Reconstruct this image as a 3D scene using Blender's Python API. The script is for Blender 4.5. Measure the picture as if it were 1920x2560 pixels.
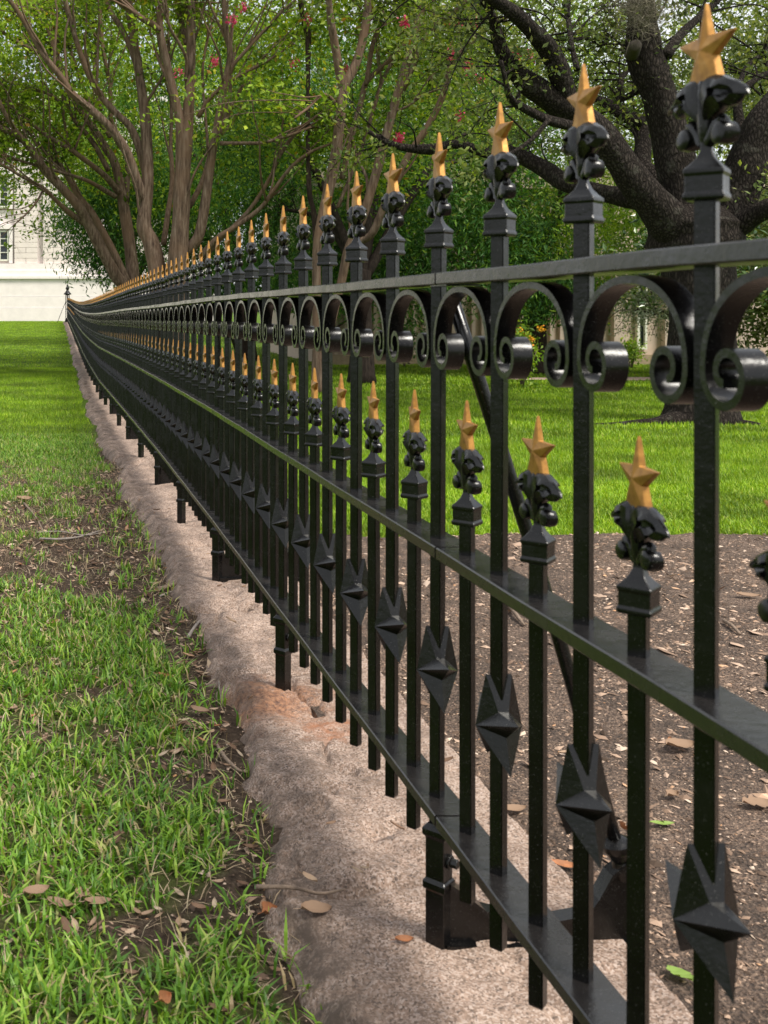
import bpy, bmesh, math, random
import numpy as np
from mathutils import Vector, noise

random.seed(7)
rng = np.random.default_rng(11)
S = bpy.context.scene
for o in list(bpy.data.objects):
    bpy.data.objects.remove(o, do_unlink=True)
C = S.collection
R = math.radians

# ------------------------------------------------------------------ camera, world, sun, exposure
EYE = 1.55
F = 2750.0            # focal length in photo pixels (1920 wide)
VX, VY = 141.0, 765.0 # where the fence and the horizon vanish in the photo
cam = bpy.data.cameras.new("camera")
cam_o = bpy.data.objects.new("camera", cam)
C.objects.link(cam_o)
cam_o.location = (0, 0, EYE)
cam_o.rotation_euler = (R(90), 0, 0)
cam.sensor_fit = 'HORIZONTAL'
cam.sensor_width = 36
cam.lens = F / 1920 * 36
cam.shift_x = (960 - VX) / 1920
cam.shift_y = -(1280 - VY) / 1920
cam.clip_start = 0.05
cam.clip_end = 1500
cam.dof.use_dof = True
cam.dof.focus_distance = 6.5
cam.dof.aperture_fstop = 11.5
S.camera = cam_o

SUN_EL, SUN_AZ = 56.0, 138.0   # azimuth clockwise from +Y (view direction): sun to the right, a little behind
w = bpy.data.worlds.new("World")
S.world = w
w.use_nodes = True
nt = w.node_tree
nt.nodes.clear()
wo = nt.nodes.new('ShaderNodeOutputWorld')
bg = nt.nodes.new('ShaderNodeBackground')
sky = nt.nodes.new('ShaderNodeTexSky')
sky.sky_type = 'NISHITA'
sky.sun_disc = False
sky.sun_elevation = R(SUN_EL)
sky.sun_rotation = R(SUN_AZ)
sky.dust_density = 2.5
sky.air_density = 1.0
# thin bright cloud over the whole sky
tc = nt.nodes.new('ShaderNodeTexCoord')
nz = nt.nodes.new('ShaderNodeTexNoise'); nz.inputs['Scale'].default_value = 2.2; nz.inputs['Detail'].default_value = 6
rmp = nt.nodes.new('ShaderNodeValToRGB')
rmp.color_ramp.elements[0].position = 0.32; rmp.color_ramp.elements[0].color = (0.45, 0.45, 0.45, 1)
rmp.color_ramp.elements[1].position = 0.6; rmp.color_ramp.elements[1].color = (0.95, 0.95, 0.95, 1)
mx = nt.nodes.new('ShaderNodeMix'); mx.data_type = 'RGBA'
mx.inputs[7].default_value = (9.5, 9.7, 10.0, 1)
nt.links.new(tc.outputs['Generated'], nz.inputs['Vector'])
nt.links.new(nz.outputs['Fac'], rmp.inputs['Fac'])
nt.links.new(rmp.outputs['Color'], mx.inputs[0])
nt.links.new(sky.outputs['Color'], mx.inputs[6])
nt.links.new(mx.outputs[2], bg.inputs['Color'])
bg.inputs['Strength'].default_value = 0.10
nt.links.new(bg.outputs[0], wo.inputs[0])

sun = bpy.data.lights.new("sun", 'SUN')
sun.energy = 4.1
sun.angle = R(20)
sun.color = (1.0, 0.95, 0.86)
sun_o = bpy.data.objects.new("sun", sun)
C.objects.link(sun_o)
sd = Vector((math.sin(R(SUN_AZ)) * math.cos(R(SUN_EL)), math.cos(R(SUN_AZ)) * math.cos(R(SUN_EL)), math.sin(R(SUN_EL))))
sun_o.rotation_euler = sd.to_track_quat('Z', 'Y').to_euler()

S.view_settings.view_transform = 'Standard'
S.view_settings.look = 'None'
S.view_settings.exposure = 0.3
S.view_settings.gamma = 1
S.view_settings.use_curve_mapping = False
S.render.engine = 'CYCLES'
S.cycles.max_bounces = 8
S.cycles.transparent_max_bounces = 8
S.cycles.transmission_bounces = 5

# ------------------------------------------------------------------ helpers
def tag(o, label=None, cat=None, group=None, kind=None):
    if label: o['label'] = label
    if cat: o['category'] = cat
    if group: o['group'] = group
    if kind: o['kind'] = kind
    return o

def empty(name, loc=(0, 0, 0), **k):
    o = bpy.data.objects.new(name, None)
    o.empty_display_size = 0.2
    C.objects.link(o)
    o.location = loc
    return tag(o, **k)

def link(name, me, parent=None, loc=None, rz=None, scale=None, **k):
    o = bpy.data.objects.new(name, me)
    C.objects.link(o)
    if parent: o.parent = parent
    if loc is not None: o.location = loc
    if rz is not None: o.rotation_euler = (0, 0, rz)
    if scale is not None: o.scale = scale
    return tag(o, **k)

def mesh_np(name, V, faces, mat, smooth=False):
    """V (n,3) array; faces = int array (m,k)"""
    V = np.asarray(V, dtype=np.float32); faces = np.asarray(faces, dtype=np.int32)
    me = bpy.data.meshes.new(name)
    n, k = faces.shape
    me.vertices.add(len(V)); me.vertices.foreach_set('co', V.ravel())
    me.loops.add(n * k); me.loops.foreach_set('vertex_index', faces.ravel())
    me.polygons.add(n)
    me.polygons.foreach_set('loop_start', np.arange(0, n * k, k, dtype=np.int32))
    me.polygons.foreach_set('loop_total', np.full(n, k, dtype=np.int32))
    me.polygons.foreach_set('use_smooth', np.full(n, bool(smooth), dtype=bool))
    me.materials.append(mat)
    me.update(calc_edges=True)
    return me

def mesh_bm(name, bm, mat, smooth=False):
    bmesh.ops.recalc_face_normals(bm, faces=bm.faces[:])
    me = bpy.data.meshes.new(name)
    bm.to_mesh(me); bm.free()
    if smooth:
        for p in me.polygons: p.use_smooth = True
    me.materials.append(mat)
    return me

def bx(bm, x0, x1, y0, y1, z0, z1):
    v = [bm.verts.new(p) for p in [(x0,y0,z0),(x1,y0,z0),(x1,y1,z0),(x0,y1,z0),(x0,y0,z1),(x1,y0,z1),(x1,y1,z1),(x0,y1,z1)]]
    for f in ((0,3,2,1),(4,5,6,7),(0,1,5,4),(1,2,6,5),(2,3,7,6),(3,0,4,7)): bm.faces.new([v[i] for i in f])

def prof(bm, rings, n=4, rot=0.0, cx=0, cy=0, caps=True):
    """stack of n-gons: rings = [(radius, z)]; n=4 rot=0 gives corners on the axes (a diamond)"""
    prev = None
    for r, z in rings:
        cur = [bm.verts.new((cx + r*math.cos(rot + 2*math.pi*i/n), cy + r*math.sin(rot + 2*math.pi*i/n), z)) for i in range(n)]
        if prev:
            for i in range(n): bm.faces.new((prev[i], prev[(i+1)%n], cur[(i+1)%n], cur[i]))
        elif caps: bm.faces.new(cur[::-1])
        prev = cur
    if caps: bm.faces.new(prev)

def catmull(P, n):
    P = [np.array(p, float) for p in P]
    P = [2*P[0]-P[1]] + P + [2*P[-1]-P[-2]]
    out = []
    for i in range(1, len(P)-2):
        for j in range(n):
            t = j/n
            out.append(0.5*((2*P[i]) + (P[i+1]-P[i-1])*t + (2*P[i-1]-5*P[i]+4*P[i+1]-P[i+2])*t*t + (-P[i-1]+3*P[i]-3*P[i+1]+P[i+2])*t**3))
    out.append(P[-2])
    return np.array(out)

def tube(path, rad, n=8, wob=0.0, seed=0):
    """returns V, quads for a closed-ended tube along path (m,3), radii (m,)"""
    path = np.asarray(path, float); rad = np.maximum(np.asarray(rad, float), 0.001); m = len(path)
    T = np.gradient(path, axis=0); T /= np.linalg.norm(T, axis=1)[:, None] + 1e-9
    up = np.array([0.3, 1.0, 0.1]); V = []
    u = np.cross(T[0], up); u /= np.linalg.norm(u) + 1e-9
    r = np.random.default_rng(seed)
    ph = r.uniform(0, 6.28, 4)
    a = np.arange(n)*2*math.pi/n
    for i in range(m):
        u = u - T[i]*np.dot(u, T[i]); u /= np.linalg.norm(u) + 1e-9
        v = np.cross(T[i], u)
        k = 1 + wob*(np.sin(2*a+ph[0]+i*0.35)*0.5 + np.sin(3*a+ph[1]-i*0.22)*0.35 + 0.5*np.sin(i*0.9+ph[2]))
        V.append(path[i] + rad[i]*k[:, None]*(np.cos(a)[:, None]*u + np.sin(a)[:, None]*v))
    V.append((path[0]-T[0]*rad[0]*0.2)[None, :]); V.append((path[-1]+T[-1]*rad[-1]*0.4)[None, :])
    V = np.concatenate(V)
    i, j = np.meshgrid(np.arange(m-1), np.arange(n), indexing='ij'); i = i.ravel(); j = j.ravel()
    Q = np.stack([i*n+j, i*n+(j+1) % n, (i+1)*n+(j+1) % n, (i+1)*n+j], 1)
    c0, c1 = m*n, m*n+1
    jj = np.arange(0, n, 2)
    cap0 = np.stack([np.full(len(jj), c0), (jj+2) % n, (jj+1) % n, jj], 1)
    cap1 = np.stack([np.full(len(jj), c1), (m-1)*n+jj, (m-1)*n+(jj+1) % n, (m-1)*n+(jj+2) % n], 1)
    return V, np.concatenate([Q, cap0, cap1])

class Acc:
    def __init__(s): s.V = []; s.Q = []; s.n = 0
    def add(s, VQ):
        V, Q = VQ; s.V.append(V); s.Q.append(Q + s.n); s.n += len(V)
    def mesh(s, name, mat, smooth=True): return mesh_np(name, np.concatenate(s.V), np.concatenate(s.Q), mat, smooth)

def px(x, y, Z):
    """a point of the place seen at photo pixel (x, y), Z metres away"""
    return np.array([(x-VX)/F*Z, Z, EYE + (VY-y)/F*Z])

# ------------------------------------------------------------------ materials
def newmat(name):
    m = bpy.data.materials.new(name); m.use_nodes = True
    t = m.node_tree; b = t.nodes['Principled BSDF']
    return m, t, b
def N(t, kind, **k):
    n = t.nodes.new(kind)
    for a, v in k.items():
        if a in n.inputs.keys(): n.inputs[a].default_value = v
        else: setattr(n, a, v)
    return n
def ramp(t, fac, stops):
    r = t.nodes.new('ShaderNodeValToRGB'); cr = r.color_ramp
    while len(cr.elements) < len(stops): cr.elements.new(0.5)
    for e, (p, c) in zip(cr.elements, stops): e.position = p; e.color = (*c, 1)
    t.links.new(fac, r.inputs['Fac']); return r.outputs['Color']
def mixc(t, fac, a, b, mode='MIX'):
    m = t.nodes.new('ShaderNodeMix'); m.data_type = 'RGBA'; m.blend_type = mode
    for i, v in ((0, fac), (6, a), (7, b)):
        if hasattr(v, 'is_linked') or hasattr(v, 'links'): t.links.new(v, m.inputs[i])
        elif i == 0: m.inputs[0].default_value = v
        else: m.inputs[i].default_value = (*v, 1)
    return m.outputs[2]
def objco(t, scale=1.0, world=False):
    if world:
        g = t.nodes.new('ShaderNodeNewGeometry'); out = g.outputs['Position']
    else:
        g = t.nodes.new('ShaderNodeTexCoord'); out = g.outputs['Object']
    mp = t.nodes.new('ShaderNodeMapping')
    mp.inputs['Scale'].default_value = scale if isinstance(scale, tuple) else (scale,)*3
    t.links.new(out, mp.inputs['Vector']); return mp.outputs[0]
def tex(t, vec, scale, detail=4, rough=0.6, kind='noise'):
    if kind == 'noise':
        n = t.nodes.new('ShaderNodeTexNoise'); n.inputs['Detail'].default_value = detail; n.inputs['Roughness'].default_value = rough
    else: n = t.nodes.new('ShaderNodeTexVoronoi')
    n.inputs['Scale'].default_value = scale
    t.links.new(vec, n.inputs['Vector']); return n
def bump(t, b, h, strength, dist):
    n = t.nodes.new('ShaderNodeBump'); n.inputs['Strength'].default_value = strength; n.inputs['Distance'].default_value = dist
    t.links.new(h, n.inputs['Height']); t.links.new(n.outputs[0], b.inputs['Normal']); return n

def mat_paint(name='black_iron_paint', spec=0.42, k=0.42):
    m, t, b = newmat(name)
    v = objco(t, 1.0, True)
    n1 = tex(t, v, 160, 4); n2 = tex(t, v, 9, 4)
    col = ramp(t, n2.outputs['Fac'], [(0.3, (0.0040*k, 0.0038*k, 0.0040*k)), (0.62, (0.009*k, 0.0078*k, 0.0070*k)), (0.8, (0.025*k, 0.021*k, 0.017*k))])
    sp = tex(t, v, 420, 1)
    spk = ramp(t, sp.outputs['Fac'], [(0.70, (0, 0, 0)), (0.74, (1, 1, 1))])
    col = mixc(t, spk, col, (0.09, 0.085, 0.08))
    t.links.new(col, b.inputs['Base Color'])
    rg = ramp(t, n2.outputs['Fac'], [(0.3, (0.17,)*3), (0.7, (0.34,)*3)])
    t.links.new(rg, b.inputs['Roughness'])
    mm = t.nodes.new('ShaderNodeMath'); mm.operation = 'MULTIPLY_ADD'; mm.inputs[1].default_value = 0.30
    n9 = tex(t, v, 45, 4); t.links.new(n1.outputs['Fac'], mm.inputs[0]); t.links.new(n9.outputs['Fac'], mm.inputs[2])
    b.inputs['Specular IOR Level'].default_value = spec
    bump(t, b, mm.outputs[0], 0.38, 0.0022)
    return m
PAINT = mat_paint()
RAILPAINT_LIT = mat_paint('rail_paint_lit', 0.62, 1.5)  # same black paint, paler and shinier to paint in light reflected by rails

def mat_gold():
    m, t, b = newmat('gold_paint')
    v = objco(t, 1.0, True)
    n1 = tex(t, v, 60, 5); n2 = tex(t, v, 14, 3)
    col = ramp(t, n1.outputs['Fac'], [(0.2, (0.10, 0.045, 0.014)), (0.36, (0.29, 0.135, 0.028)), (0.6, (0.42, 0.205, 0.040)), (0.85, (0.56, 0.32, 0.10))])
    t.links.new(col, b.inputs['Base Color'])
    b.inputs['Roughness'].default_value = 0.40; b.inputs['Metallic'].default_value = 0.5
    bump(t, b, n2.outputs['Fac'], 0.3, 0.004)
    return m
GOLD = mat_gold()

def mat_granite():
    m, t, b = newmat('pink_granite')
    v = objco(t, 1.0, True)
    grain = tex(t, v, 210, 2, kind='vor'); g2 = tex(t, v, 420, 2)
    big = tex(t, v, 2.2, 5, 0.65); mid = tex(t, v, 14, 6, 0.7)
    base = ramp(t, big.outputs['Fac'], [(0.28, (0.10, 0.066, 0.047)), (0.48, (0.24, 0.163, 0.115)), (0.72, (0.38, 0.28, 0.21))])
    gcol = ramp(t, grain.outputs['Color'], [(0.12, (0.03, 0.025, 0.025)), (0.24, (0.15, 0.105, 0.083)), (0.5, (0.34, 0.235, 0.18)), (0.8, (0.54, 0.44, 0.385))])
    c = mixc(t, 0.62, base, gcol)
    dirt = ramp(t, mid.outputs['Fac'], [(0.40, (1, 1, 1)), (0.58, (0.0,)*3)])
    dm = ramp(t, big.outputs['Fac'], [(0.42, (0.55,)*3), (0.6, (0.10,)*3)])
    dd = mixc(t, 1.0, dirt, dm, 'MULTIPLY')
    c = mixc(t, dd, c, (0.095, 0.068, 0.052))
    # soil thrown against the low left flank (a world-space mark)
    sx = t.nodes.new('ShaderNodeSeparateXYZ'); g = t.nodes.new('ShaderNodeNewGeometry'); t.links.new(g.outputs['Position'], sx.inputs[0])
    # rust stain below one foot
    def blob(cx, cy, r):
        d = t.nodes.new('ShaderNodeVectorMath'); d.operation = 'DISTANCE'
        cmb = t.nodes.new('ShaderNodeCombineXYZ'); t.links.new(sx.outputs[0], cmb.inputs[0]); t.links.new(sx.outputs[1], cmb.inputs[1])
        t.links.new(cmb.outputs[0], d.inputs[0]); d.inputs[1].default_value = (cx, cy, 0)
        a = t.nodes.new('ShaderNodeMath'); a.operation = 'MULTIPLY_ADD'; a.inputs[1].default_value = 0.5
        t.links.new(mid.outputs['Fac'], a.inputs[0]); t.links.new(d.outputs['Value'], a.inputs[2])
        return ramp(t, a.outputs[0], [(r*0.6+0.18, (0.85,)*3), (r+0.32, (0,)*3)])
    c = mixc(t, blob(0.80, 4.12, 0.22), c, mixc(t, ramp(t, tex(t, v, 60, 5, 0.8).outputs['Fac'], [(0.38, (0,)*3), (0.62, (1,)*3)]), (0.07, 0.025, 0.016), (0.38, 0.185, 0.095)))
    c = mixc(t, blob(0.96, 3.85, 0.07), c, (0.32, 0.13, 0.06))
    # soil and lichen caught in the rough left flank
    cr_ = tex(t, v, 6.5, 8, 0.75)
    fl_ = t.nodes.new('ShaderNodeMapRange'); fl_.inputs['From Min'].default_value = 0.86; fl_.inputs['From Max'].default_value = 0.60
    t.links.new(sx.outputs[0], fl_.inputs['Value'])
    cm = mixc(t, 1.0, ramp(t, cr_.outputs['Fac'], [(0.38, (1,)*3), (0.56, (0.12,)*3)]), fl_.outputs[0], 'MULTIPLY')
    c = mixc(t, cm, c, (0.085, 0.062, 0.048))
    pit = tex(t, v, 55, 4, 0.7)
    c = mixc(t, ramp(t, pit.outputs['Fac'], [(0.33, (0.85,)*3), (0.42, (0,)*3)]), c, (0.06, 0.045, 0.038))
    t.links.new(c, b.inputs['Base Color'])
    b.inputs['Roughness'].default_value = 0.85; b.inputs['Specular IOR Level'].default_value = 0.3
    mm = t.nodes.new('ShaderNodeMath'); mm.operation = 'MULTIPLY_ADD'; mm.inputs[1].default_value = 0.18
    t.links.new(g2.outputs['Fac'], mm.inputs[0]); t.links.new(mid.outputs['Fac'], mm.inputs[2])
    bump(t, b, mm.outputs[0], 0.55, 0.011)
    return m
GRANITE = mat_granite()

def mat_ground():
    m, t, b = newmat('lawn_soil')
    v = objco(t, 1.0, True)
    at = t.nodes.new('ShaderNodeAttribute'); at.attribute_name = 'bare'
    n1 = tex(t, v, 35, 6, 0.7); n2 = tex(t, v, 0.35, 4); n3 = tex(t, v, 180, 3)
    soil = ramp(t, n1.outputs['Fac'], [(0.3, (0.03, 0.02, 0.013)), (0.55, (0.085, 0.06, 0.042)), (0.8, (0.19, 0.14, 0.10))])
    gr = ramp(t, n1.outputs['Fac'], [(0.3, (0.035, 0.06, 0.006)), (0.6, (0.10, 0.18, 0.010)), (0.8, (0.17, 0.27, 0.022))])
    gr2 = ramp(t, n2.outputs['Fac'], [(0.35, (0.85,)*3), (0.7, (1.15,)*3)])
    gr = mixc(t, 1.0, gr, gr2, 'MULTIPLY')
    c = mixc(t, at.outputs['Fac'], gr, soil)
    t.links.new(c, b.inputs['Base Color']); b.inputs['Roughness'].default_value = 0.95
    b.inputs['Specular IOR Level'].default_value = 0.15
    mm = t.nodes.new('ShaderNodeMath'); mm.operation = 'ADD'
    t.links.new(n1.outputs['Fac'], mm.inputs[0]); t.links.new(n3.outputs['Fac'], mm.inputs[1])
    bump(t, b, mm.outputs[0], 0.9, 0.02)
    return m
GROUND = mat_ground()

def mat_mulch():
    m, t, b = newmat('mulch_soil')
    v = objco(t, 1.0, True)
    n1 = tex(t, v, 60, 6, 0.75); n2 = tex(t, v, 4, 4); vo = tex(t, v, 110, kind='vor')
    a = ramp(t, n1.outputs['Fac'], [(0.3, (0.04, 0.027, 0.019)), (0.5, (0.15, 0.10, 0.072)), (0.68, (0.40, 0.28, 0.20))])
    s = ramp(t, n2.outputs['Fac'], [(0.4, (0.65,)*3), (0.65, (1.25,)*3)])
    c = mixc(t, 1.0, a, s, 'MULTIPLY')
    t.links.new(c, b.inputs['Base Color']); b.inputs['Roughness'].default_value = 0.95
    mm = t.nodes.new('ShaderNodeMath'); mm.operation = 'ADD'
    t.links.new(n1.outputs['Fac'], mm.inputs[0]); t.links.new(vo.outputs['Distance'], mm.inputs[1])
    bump(t, b, mm.outputs[0], 1.0, 0.02)
    return m
MULCH = mat_mulch()

def mat_island(name, stops, rough=0.6, trans=0.0, clump=None, spec=0.3, tcol=None):
    m, t, b = newmat(name)
    g = t.nodes.new('ShaderNodeNewGeometry')
    c = ramp(t, g.outputs['Random Per Island'], stops)
    if clump:
        n = tex(t, g.outputs['Position'], clump, 3)
        s = ramp(t, n.outputs['Fac'], [(0.33, (0.58,)*3), (0.5, (1.0,)*3), (0.68, (1.5, 1.45, 1.2))])  # random leaf and lawn tone; in foliage it also paints in sun gaps
        c = mixc(t, 1.0, c, s, 'MULTIPLY')
    t.links.new(c, b.inputs['Base Color']); b.inputs['Roughness'].default_value = rough
    b.inputs['Specular IOR Level'].default_value = spec
    if trans:
        tr = t.nodes.new('ShaderNodeBsdfTranslucent')
        k = tcol or (1.35, 1.25, 0.5)
        c2 = mixc(t, 1.0, c, k, 'MULTIPLY'); t.links.new(c2, tr.inputs['Color'])
        ms = t.nodes.new('ShaderNodeMixShader'); ms.inputs[0].default_value = trans
        t.links.new(b.outputs[0], ms.inputs[1]); t.links.new(tr.outputs[0], ms.inputs[2])
        t.links.new(ms.outputs[0], t.nodes['Material Output'].inputs['Surface'])
    return m
GRASS_NEAR = mat_island('grass_blades', [(0.0, (0.05, 0.13, 0.016)), (0.35, (0.115, 0.25, 0.022)), (0.72, (0.21, 0.38, 0.036)), (0.86, (0.34, 0.49, 0.07)), (0.92, (0.44, 0.40, 0.17)), (1.0, (0.42, 0.31, 0.18))], 0.45, 0.3, None, 0.4)
STRAW = mat_island('dry_straw', [(0, (0.16, 0.11, 0.07)), (0.6, (0.36, 0.27, 0.17)), (1, (0.50, 0.42, 0.28))], 0.7, 0.1)
GRASS_LAWN = mat_island('lawn_blades', [(0.0, (0.090, 0.185, 0.006)), (0.5, (0.19, 0.335, 0.012)), (0.9, (0.31, 0.46, 0.028)), (1.0, (0.45, 0.48, 0.11))], 0.5, 0.35, 0.8, 0.35)
OAKLEAF = mat_island('oak_leaves', [(0, (0.055, 0.09, 0.025)), (0.5, (0.12, 0.17, 0.045)), (0.85, (0.20, 0.25, 0.08)), (1, (0.32, 0.35, 0.15))], 0.55, 0.42, 1.2, 0.25)
CRAPELEAF = mat_island('crape_leaves', [(0, (0.06, 0.13, 0.010)), (0.5, (0.19, 0.31, 0.028)), (0.9, (0.36, 0.50, 0.055)), (0.97, (0.36, 0.40, 0.05)), (1, (0.40, 0.20, 0.05))], 0.55, 0.45, 0.9, 0.22)
PECANLEAF = mat_island('pecan_leaves', [(0, (0.022, 0.070, 0.018)), (0.5, (0.055, 0.155, 0.030)), (0.9, (0.12, 0.26, 0.045)), (1, (0.28, 0.42, 0.05))], 0.55, 0.35, 0.6, 0.22)
BRIGHTLEAF = mat_island('sunny_leaves', [(0, (0.09, 0.19, 0.016)), (0.5, (0.20, 0.36, 0.03)), (1, (0.42, 0.55, 0.06))], 0.45, 0.4, 0.8, 0.4)
MAGLEAF = mat_island('magnolia_leaves', [(0, (0.02, 0.05, 0.015)), (0.5, (0.05, 0.11, 0.025)), (0.9, (0.12, 0.19, 0.05)), (1, (0.42, 0.40, 0.06))], 0.25, 0.15, 1.0, 0.7)
SILVERLEAF = mat_island('silver_leaves', [(0, (0.14, 0.18, 0.10)), (0.6, (0.26, 0.31, 0.19)), (1, (0.42, 0.46, 0.33))], 0.5, 0.25, 1.0)
PINK = mat_island('pink_petals', [(0, (0.50, 0.03, 0.10)), (0.6, (0.68, 0.07, 0.18)), (1, (0.75, 0.2, 0.3))], 0.6, 0.3, None, 0.3, (1, 0.6, 0.7))
ORANGE = mat_island('orange_petals', [(0, (0.75, 0.25, 0.02)), (1, (0.85, 0.55, 0.03))], 0.6, 0.2, None, 0.3, (1, 0.8, 0.4))
DRYLEAF = mat_island('dry_leaf', [(0, (0.09, 0.05, 0.032)), (0.4, (0.22, 0.135, 0.085)), (0.75, (0.37, 0.26, 0.175)), (0.93, (0.46, 0.37, 0.27)), (1, (0.36, 0.16, 0.07))], 0.7, 0.1, None, 0.25, (1, 0.8, 0.6))
CHIPS = mat_island('mulch_chips', [(0, (0.05, 0.033, 0.022)), (0.35, (0.14, 0.092, 0.065)), (0.65, (0.30, 0.20, 0.14)), (0.9, (0.48, 0.345, 0.255)), (0.96, (0.64, 0.51, 0.40)), (1, (0.50, 0.25, 0.11))], 0.85, 0, None, 0.25)
MOSS = mat_island('ball_moss', [(0, (0.09, 0.08, 0.055)), (1, (0.26, 0.23, 0.16))], 0.8)
GREENLEAF = mat_island('green_fallen_leaf', [(0, (0.16, 0.28, 0.05)), (1, (0.30, 0.40, 0.10))], 0.55, 0.2)

def mat_bark(name, cols, kind, sc, bstr):
    m, t, b = newmat(name)
    v = objco(t, sc, True)
    if kind == 'furrow':
        dn = tex(t, objco(t, 3.0, True), 1.0, 3); dv = t.nodes.new('ShaderNodeVectorMath'); dv.operation = 'MULTIPLY_ADD'; dv.inputs[1].default_value = (2.2, 2.2, 1.2)
        t.links.new(dn.outputs['Color'], dv.inputs[0]); t.links.new(v, dv.inputs[2]); v = dv.outputs[0]
        vo = tex(t, v, 1.0, kind='vor'); vo.feature = 'DISTANCE_TO_EDGE'; n = tex(t, v, 3.0, 6, 0.7)
        h = t.nodes.new('ShaderNodeMath'); h.operation = 'MULTIPLY_ADD'; h.inputs[1].default_value = 1.6
        t.links.new(vo.outputs['Distance'], h.inputs[0]); t.links.new(n.outputs['Fac'], h.inputs[2])
        c = ramp(t, h.outputs[0], [(0.35, cols[0]), (0.7, cols[1]), (1.0, cols[2])])
        li = tex(t, objco(t, 5.0, True), 1.0, 5, .7)
        c = mixc(t, ramp(t, li.outputs['Fac'], [(0.58, (0,)*3), (0.68, (0.55,)*3)]), c, (0.13, 0.125, 0.10))
        bump(t, b, h.outputs[0], bstr, 0.05)
    else:
        n = tex(t, v, 1.0, 6, 0.6); n2 = tex(t, objco(t, 0.9, True), 1.0, 4)
        h = n.outputs['Fac']
        c = ramp(t, h, [(0.3, cols[0]), (0.5, cols[1]), (0.72, cols[2])])
        c = mixc(t, ramp(t, n2.outputs['Fac'], [(0.45, (0,)*3), (0.62, (0.7,)*3)]), c, cols[3])
        bump(t, b, h, bstr, 0.02)
    t.links.new(c, b.inputs['Base Color']); b.inputs['Roughness'].default_value = 0.9
    b.inputs['Specular IOR Level'].default_value = 0.2
    return m
OAKBARK = mat_bark('oak_bark', [(0.007, 0.005, 0.004), (0.027, 0.020, 0.016), (0.066, 0.053, 0.044)], 'furrow', (24, 24, 8), 1.0)
CRAPEBARK = mat_bark('crape_bark', [(0.050, 0.033, 0.023), (0.145, 0.098, 0.069), (0.26, 0.195, 0.145), (0.19, 0.115, 0.072)], 'smooth', (22, 22, 3.0), 1.0)
BLACKBARK = mat_bark('black_bark', [(0.010, 0.007, 0.006), (0.028, 0.020, 0.016), (0.055, 0.042, 0.034), (0.02, 0.014, 0.011)], 'smooth', (26, 26, 6), 1.0)
DARKBARK = mat_bark('dark_bark', [(0.02, 0.013, 0.01), (0.05, 0.033, 0.025), (0.10, 0.07, 0.055), (0.03, 0.02, 0.016)], 'smooth', (30, 30, 8), 0.9)

def mat_plain(name, col, rough=0.8, nsc=8, var=0.12, bs=0.15, metal=0):
    m, t, b = newmat(name)
    n = tex(t, objco(t, 1, True), nsc, 6, 0.7)
    lo = tuple(c*(1-var) for c in col); hi = tuple(min(1, c*(1+var)) for c in col)
    t.links.new(ramp(t, n.outputs['Fac'], [(0.35, lo), (0.65, hi)]), b.inputs['Base Color'])
    b.inputs['Roughness'].default_value = rough; b.inputs['Metallic'].default_value = metal
    bump(t, b, n.outputs['Fac'], bs, 0.02); return m
WHITESTONE = mat_plain('white_stone', (0.76, 0.69, 0.66), 0.8, 1.2, 0.06)
ASHLAR = mat_plain('ashlar_stone', (0.68, 0.60, 0.55), 0.85, 2.5, 0.07)
BEIGE = mat_plain('beige_panel', (0.50, 0.40, 0.32), 0.8, 3, 0.08)
TANWOOD = mat_plain('tan_stone', (0.33, 0.25, 0.16), 0.8, 8, 0.15)
FRAME = mat_plain('window_frame_paint', (0.72, 0.72, 0.60), 0.5, 6, 0.04)
PATHM = mat_plain('path_stone', (0.42, 0.31, 0.25), 0.9, 6, 0.1)
POLE = mat_plain('pole_green_paint', (0.015, 0.035, 0.022), 0.4, 20, 0.2)
WOODM = mat_plain('weathered_twig', (0.20, 0.145, 0.105), 0.9, 40, 0.35, 0.5)
GREYWOOD = mat_plain('grey_stick', (0.27, 0.23, 0.20), 0.9, 40, 0.3, 0.5)
RUSTLEAF = mat_plain('rust_brown_leaf', (0.33, 0.13, 0.05), 0.7, 30, 0.25)
CUTWOOD = mat_plain('cut_branch_face', (0.075, 0.06, 0.048), 0.9, 30, 0.3)
m_, t_, b_ = newmat('window_glass'); b_.inputs['Base Color'].default_value = (0.02, 0.025, 0.03, 1); b_.inputs['Roughness'].default_value = 0.08; GLASS = m_

# ------------------------------------------------------------------ terrain profile
_Y = np.array([-60, -5, 0, 2.4, 5.85, 9.29, 12.73, 16.2, 19.6, 25, 33, 41, 49, 57, 69, 81, 90, 130, 600.])
_Z = np.array([.10, .10, .088, .072, .053, .010, -.028, -.077, -.124, -.164, -.185, -.164, -.10, 0, .15, .265, .30, .30, .30])
_ty = np.arange(-60, 600, 0.25); _tz = np.interp(_ty, _Y, _Z)
_k = np.hanning(11); _k /= _k.sum(); _tz = np.convolve(np.pad(_tz, 5, 'edge'), _k, 'valid')
def rail(y): return EYE + np.interp(y, _ty, _tz)       # top of the top rail
def fx(y): return 0.871 + np.interp(y, [-5, 9, 12.7, 16.2, 19.6, 30, 45, 85], [0, 0, -.03, -.055, -.08, -.06, 0, -.01])
def stone_z(y): return rail(y) - 1.509
def lawn_z(x, y):
    x = np.asarray(x, float); y = np.asarray(y, float)
    b = 0.006*np.sin(x*2.1+y*1.3) + 0.006*np.sin(y*2.7-x*1.1)
    return rail(y) - 1.509 - 0.10 + b

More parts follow.
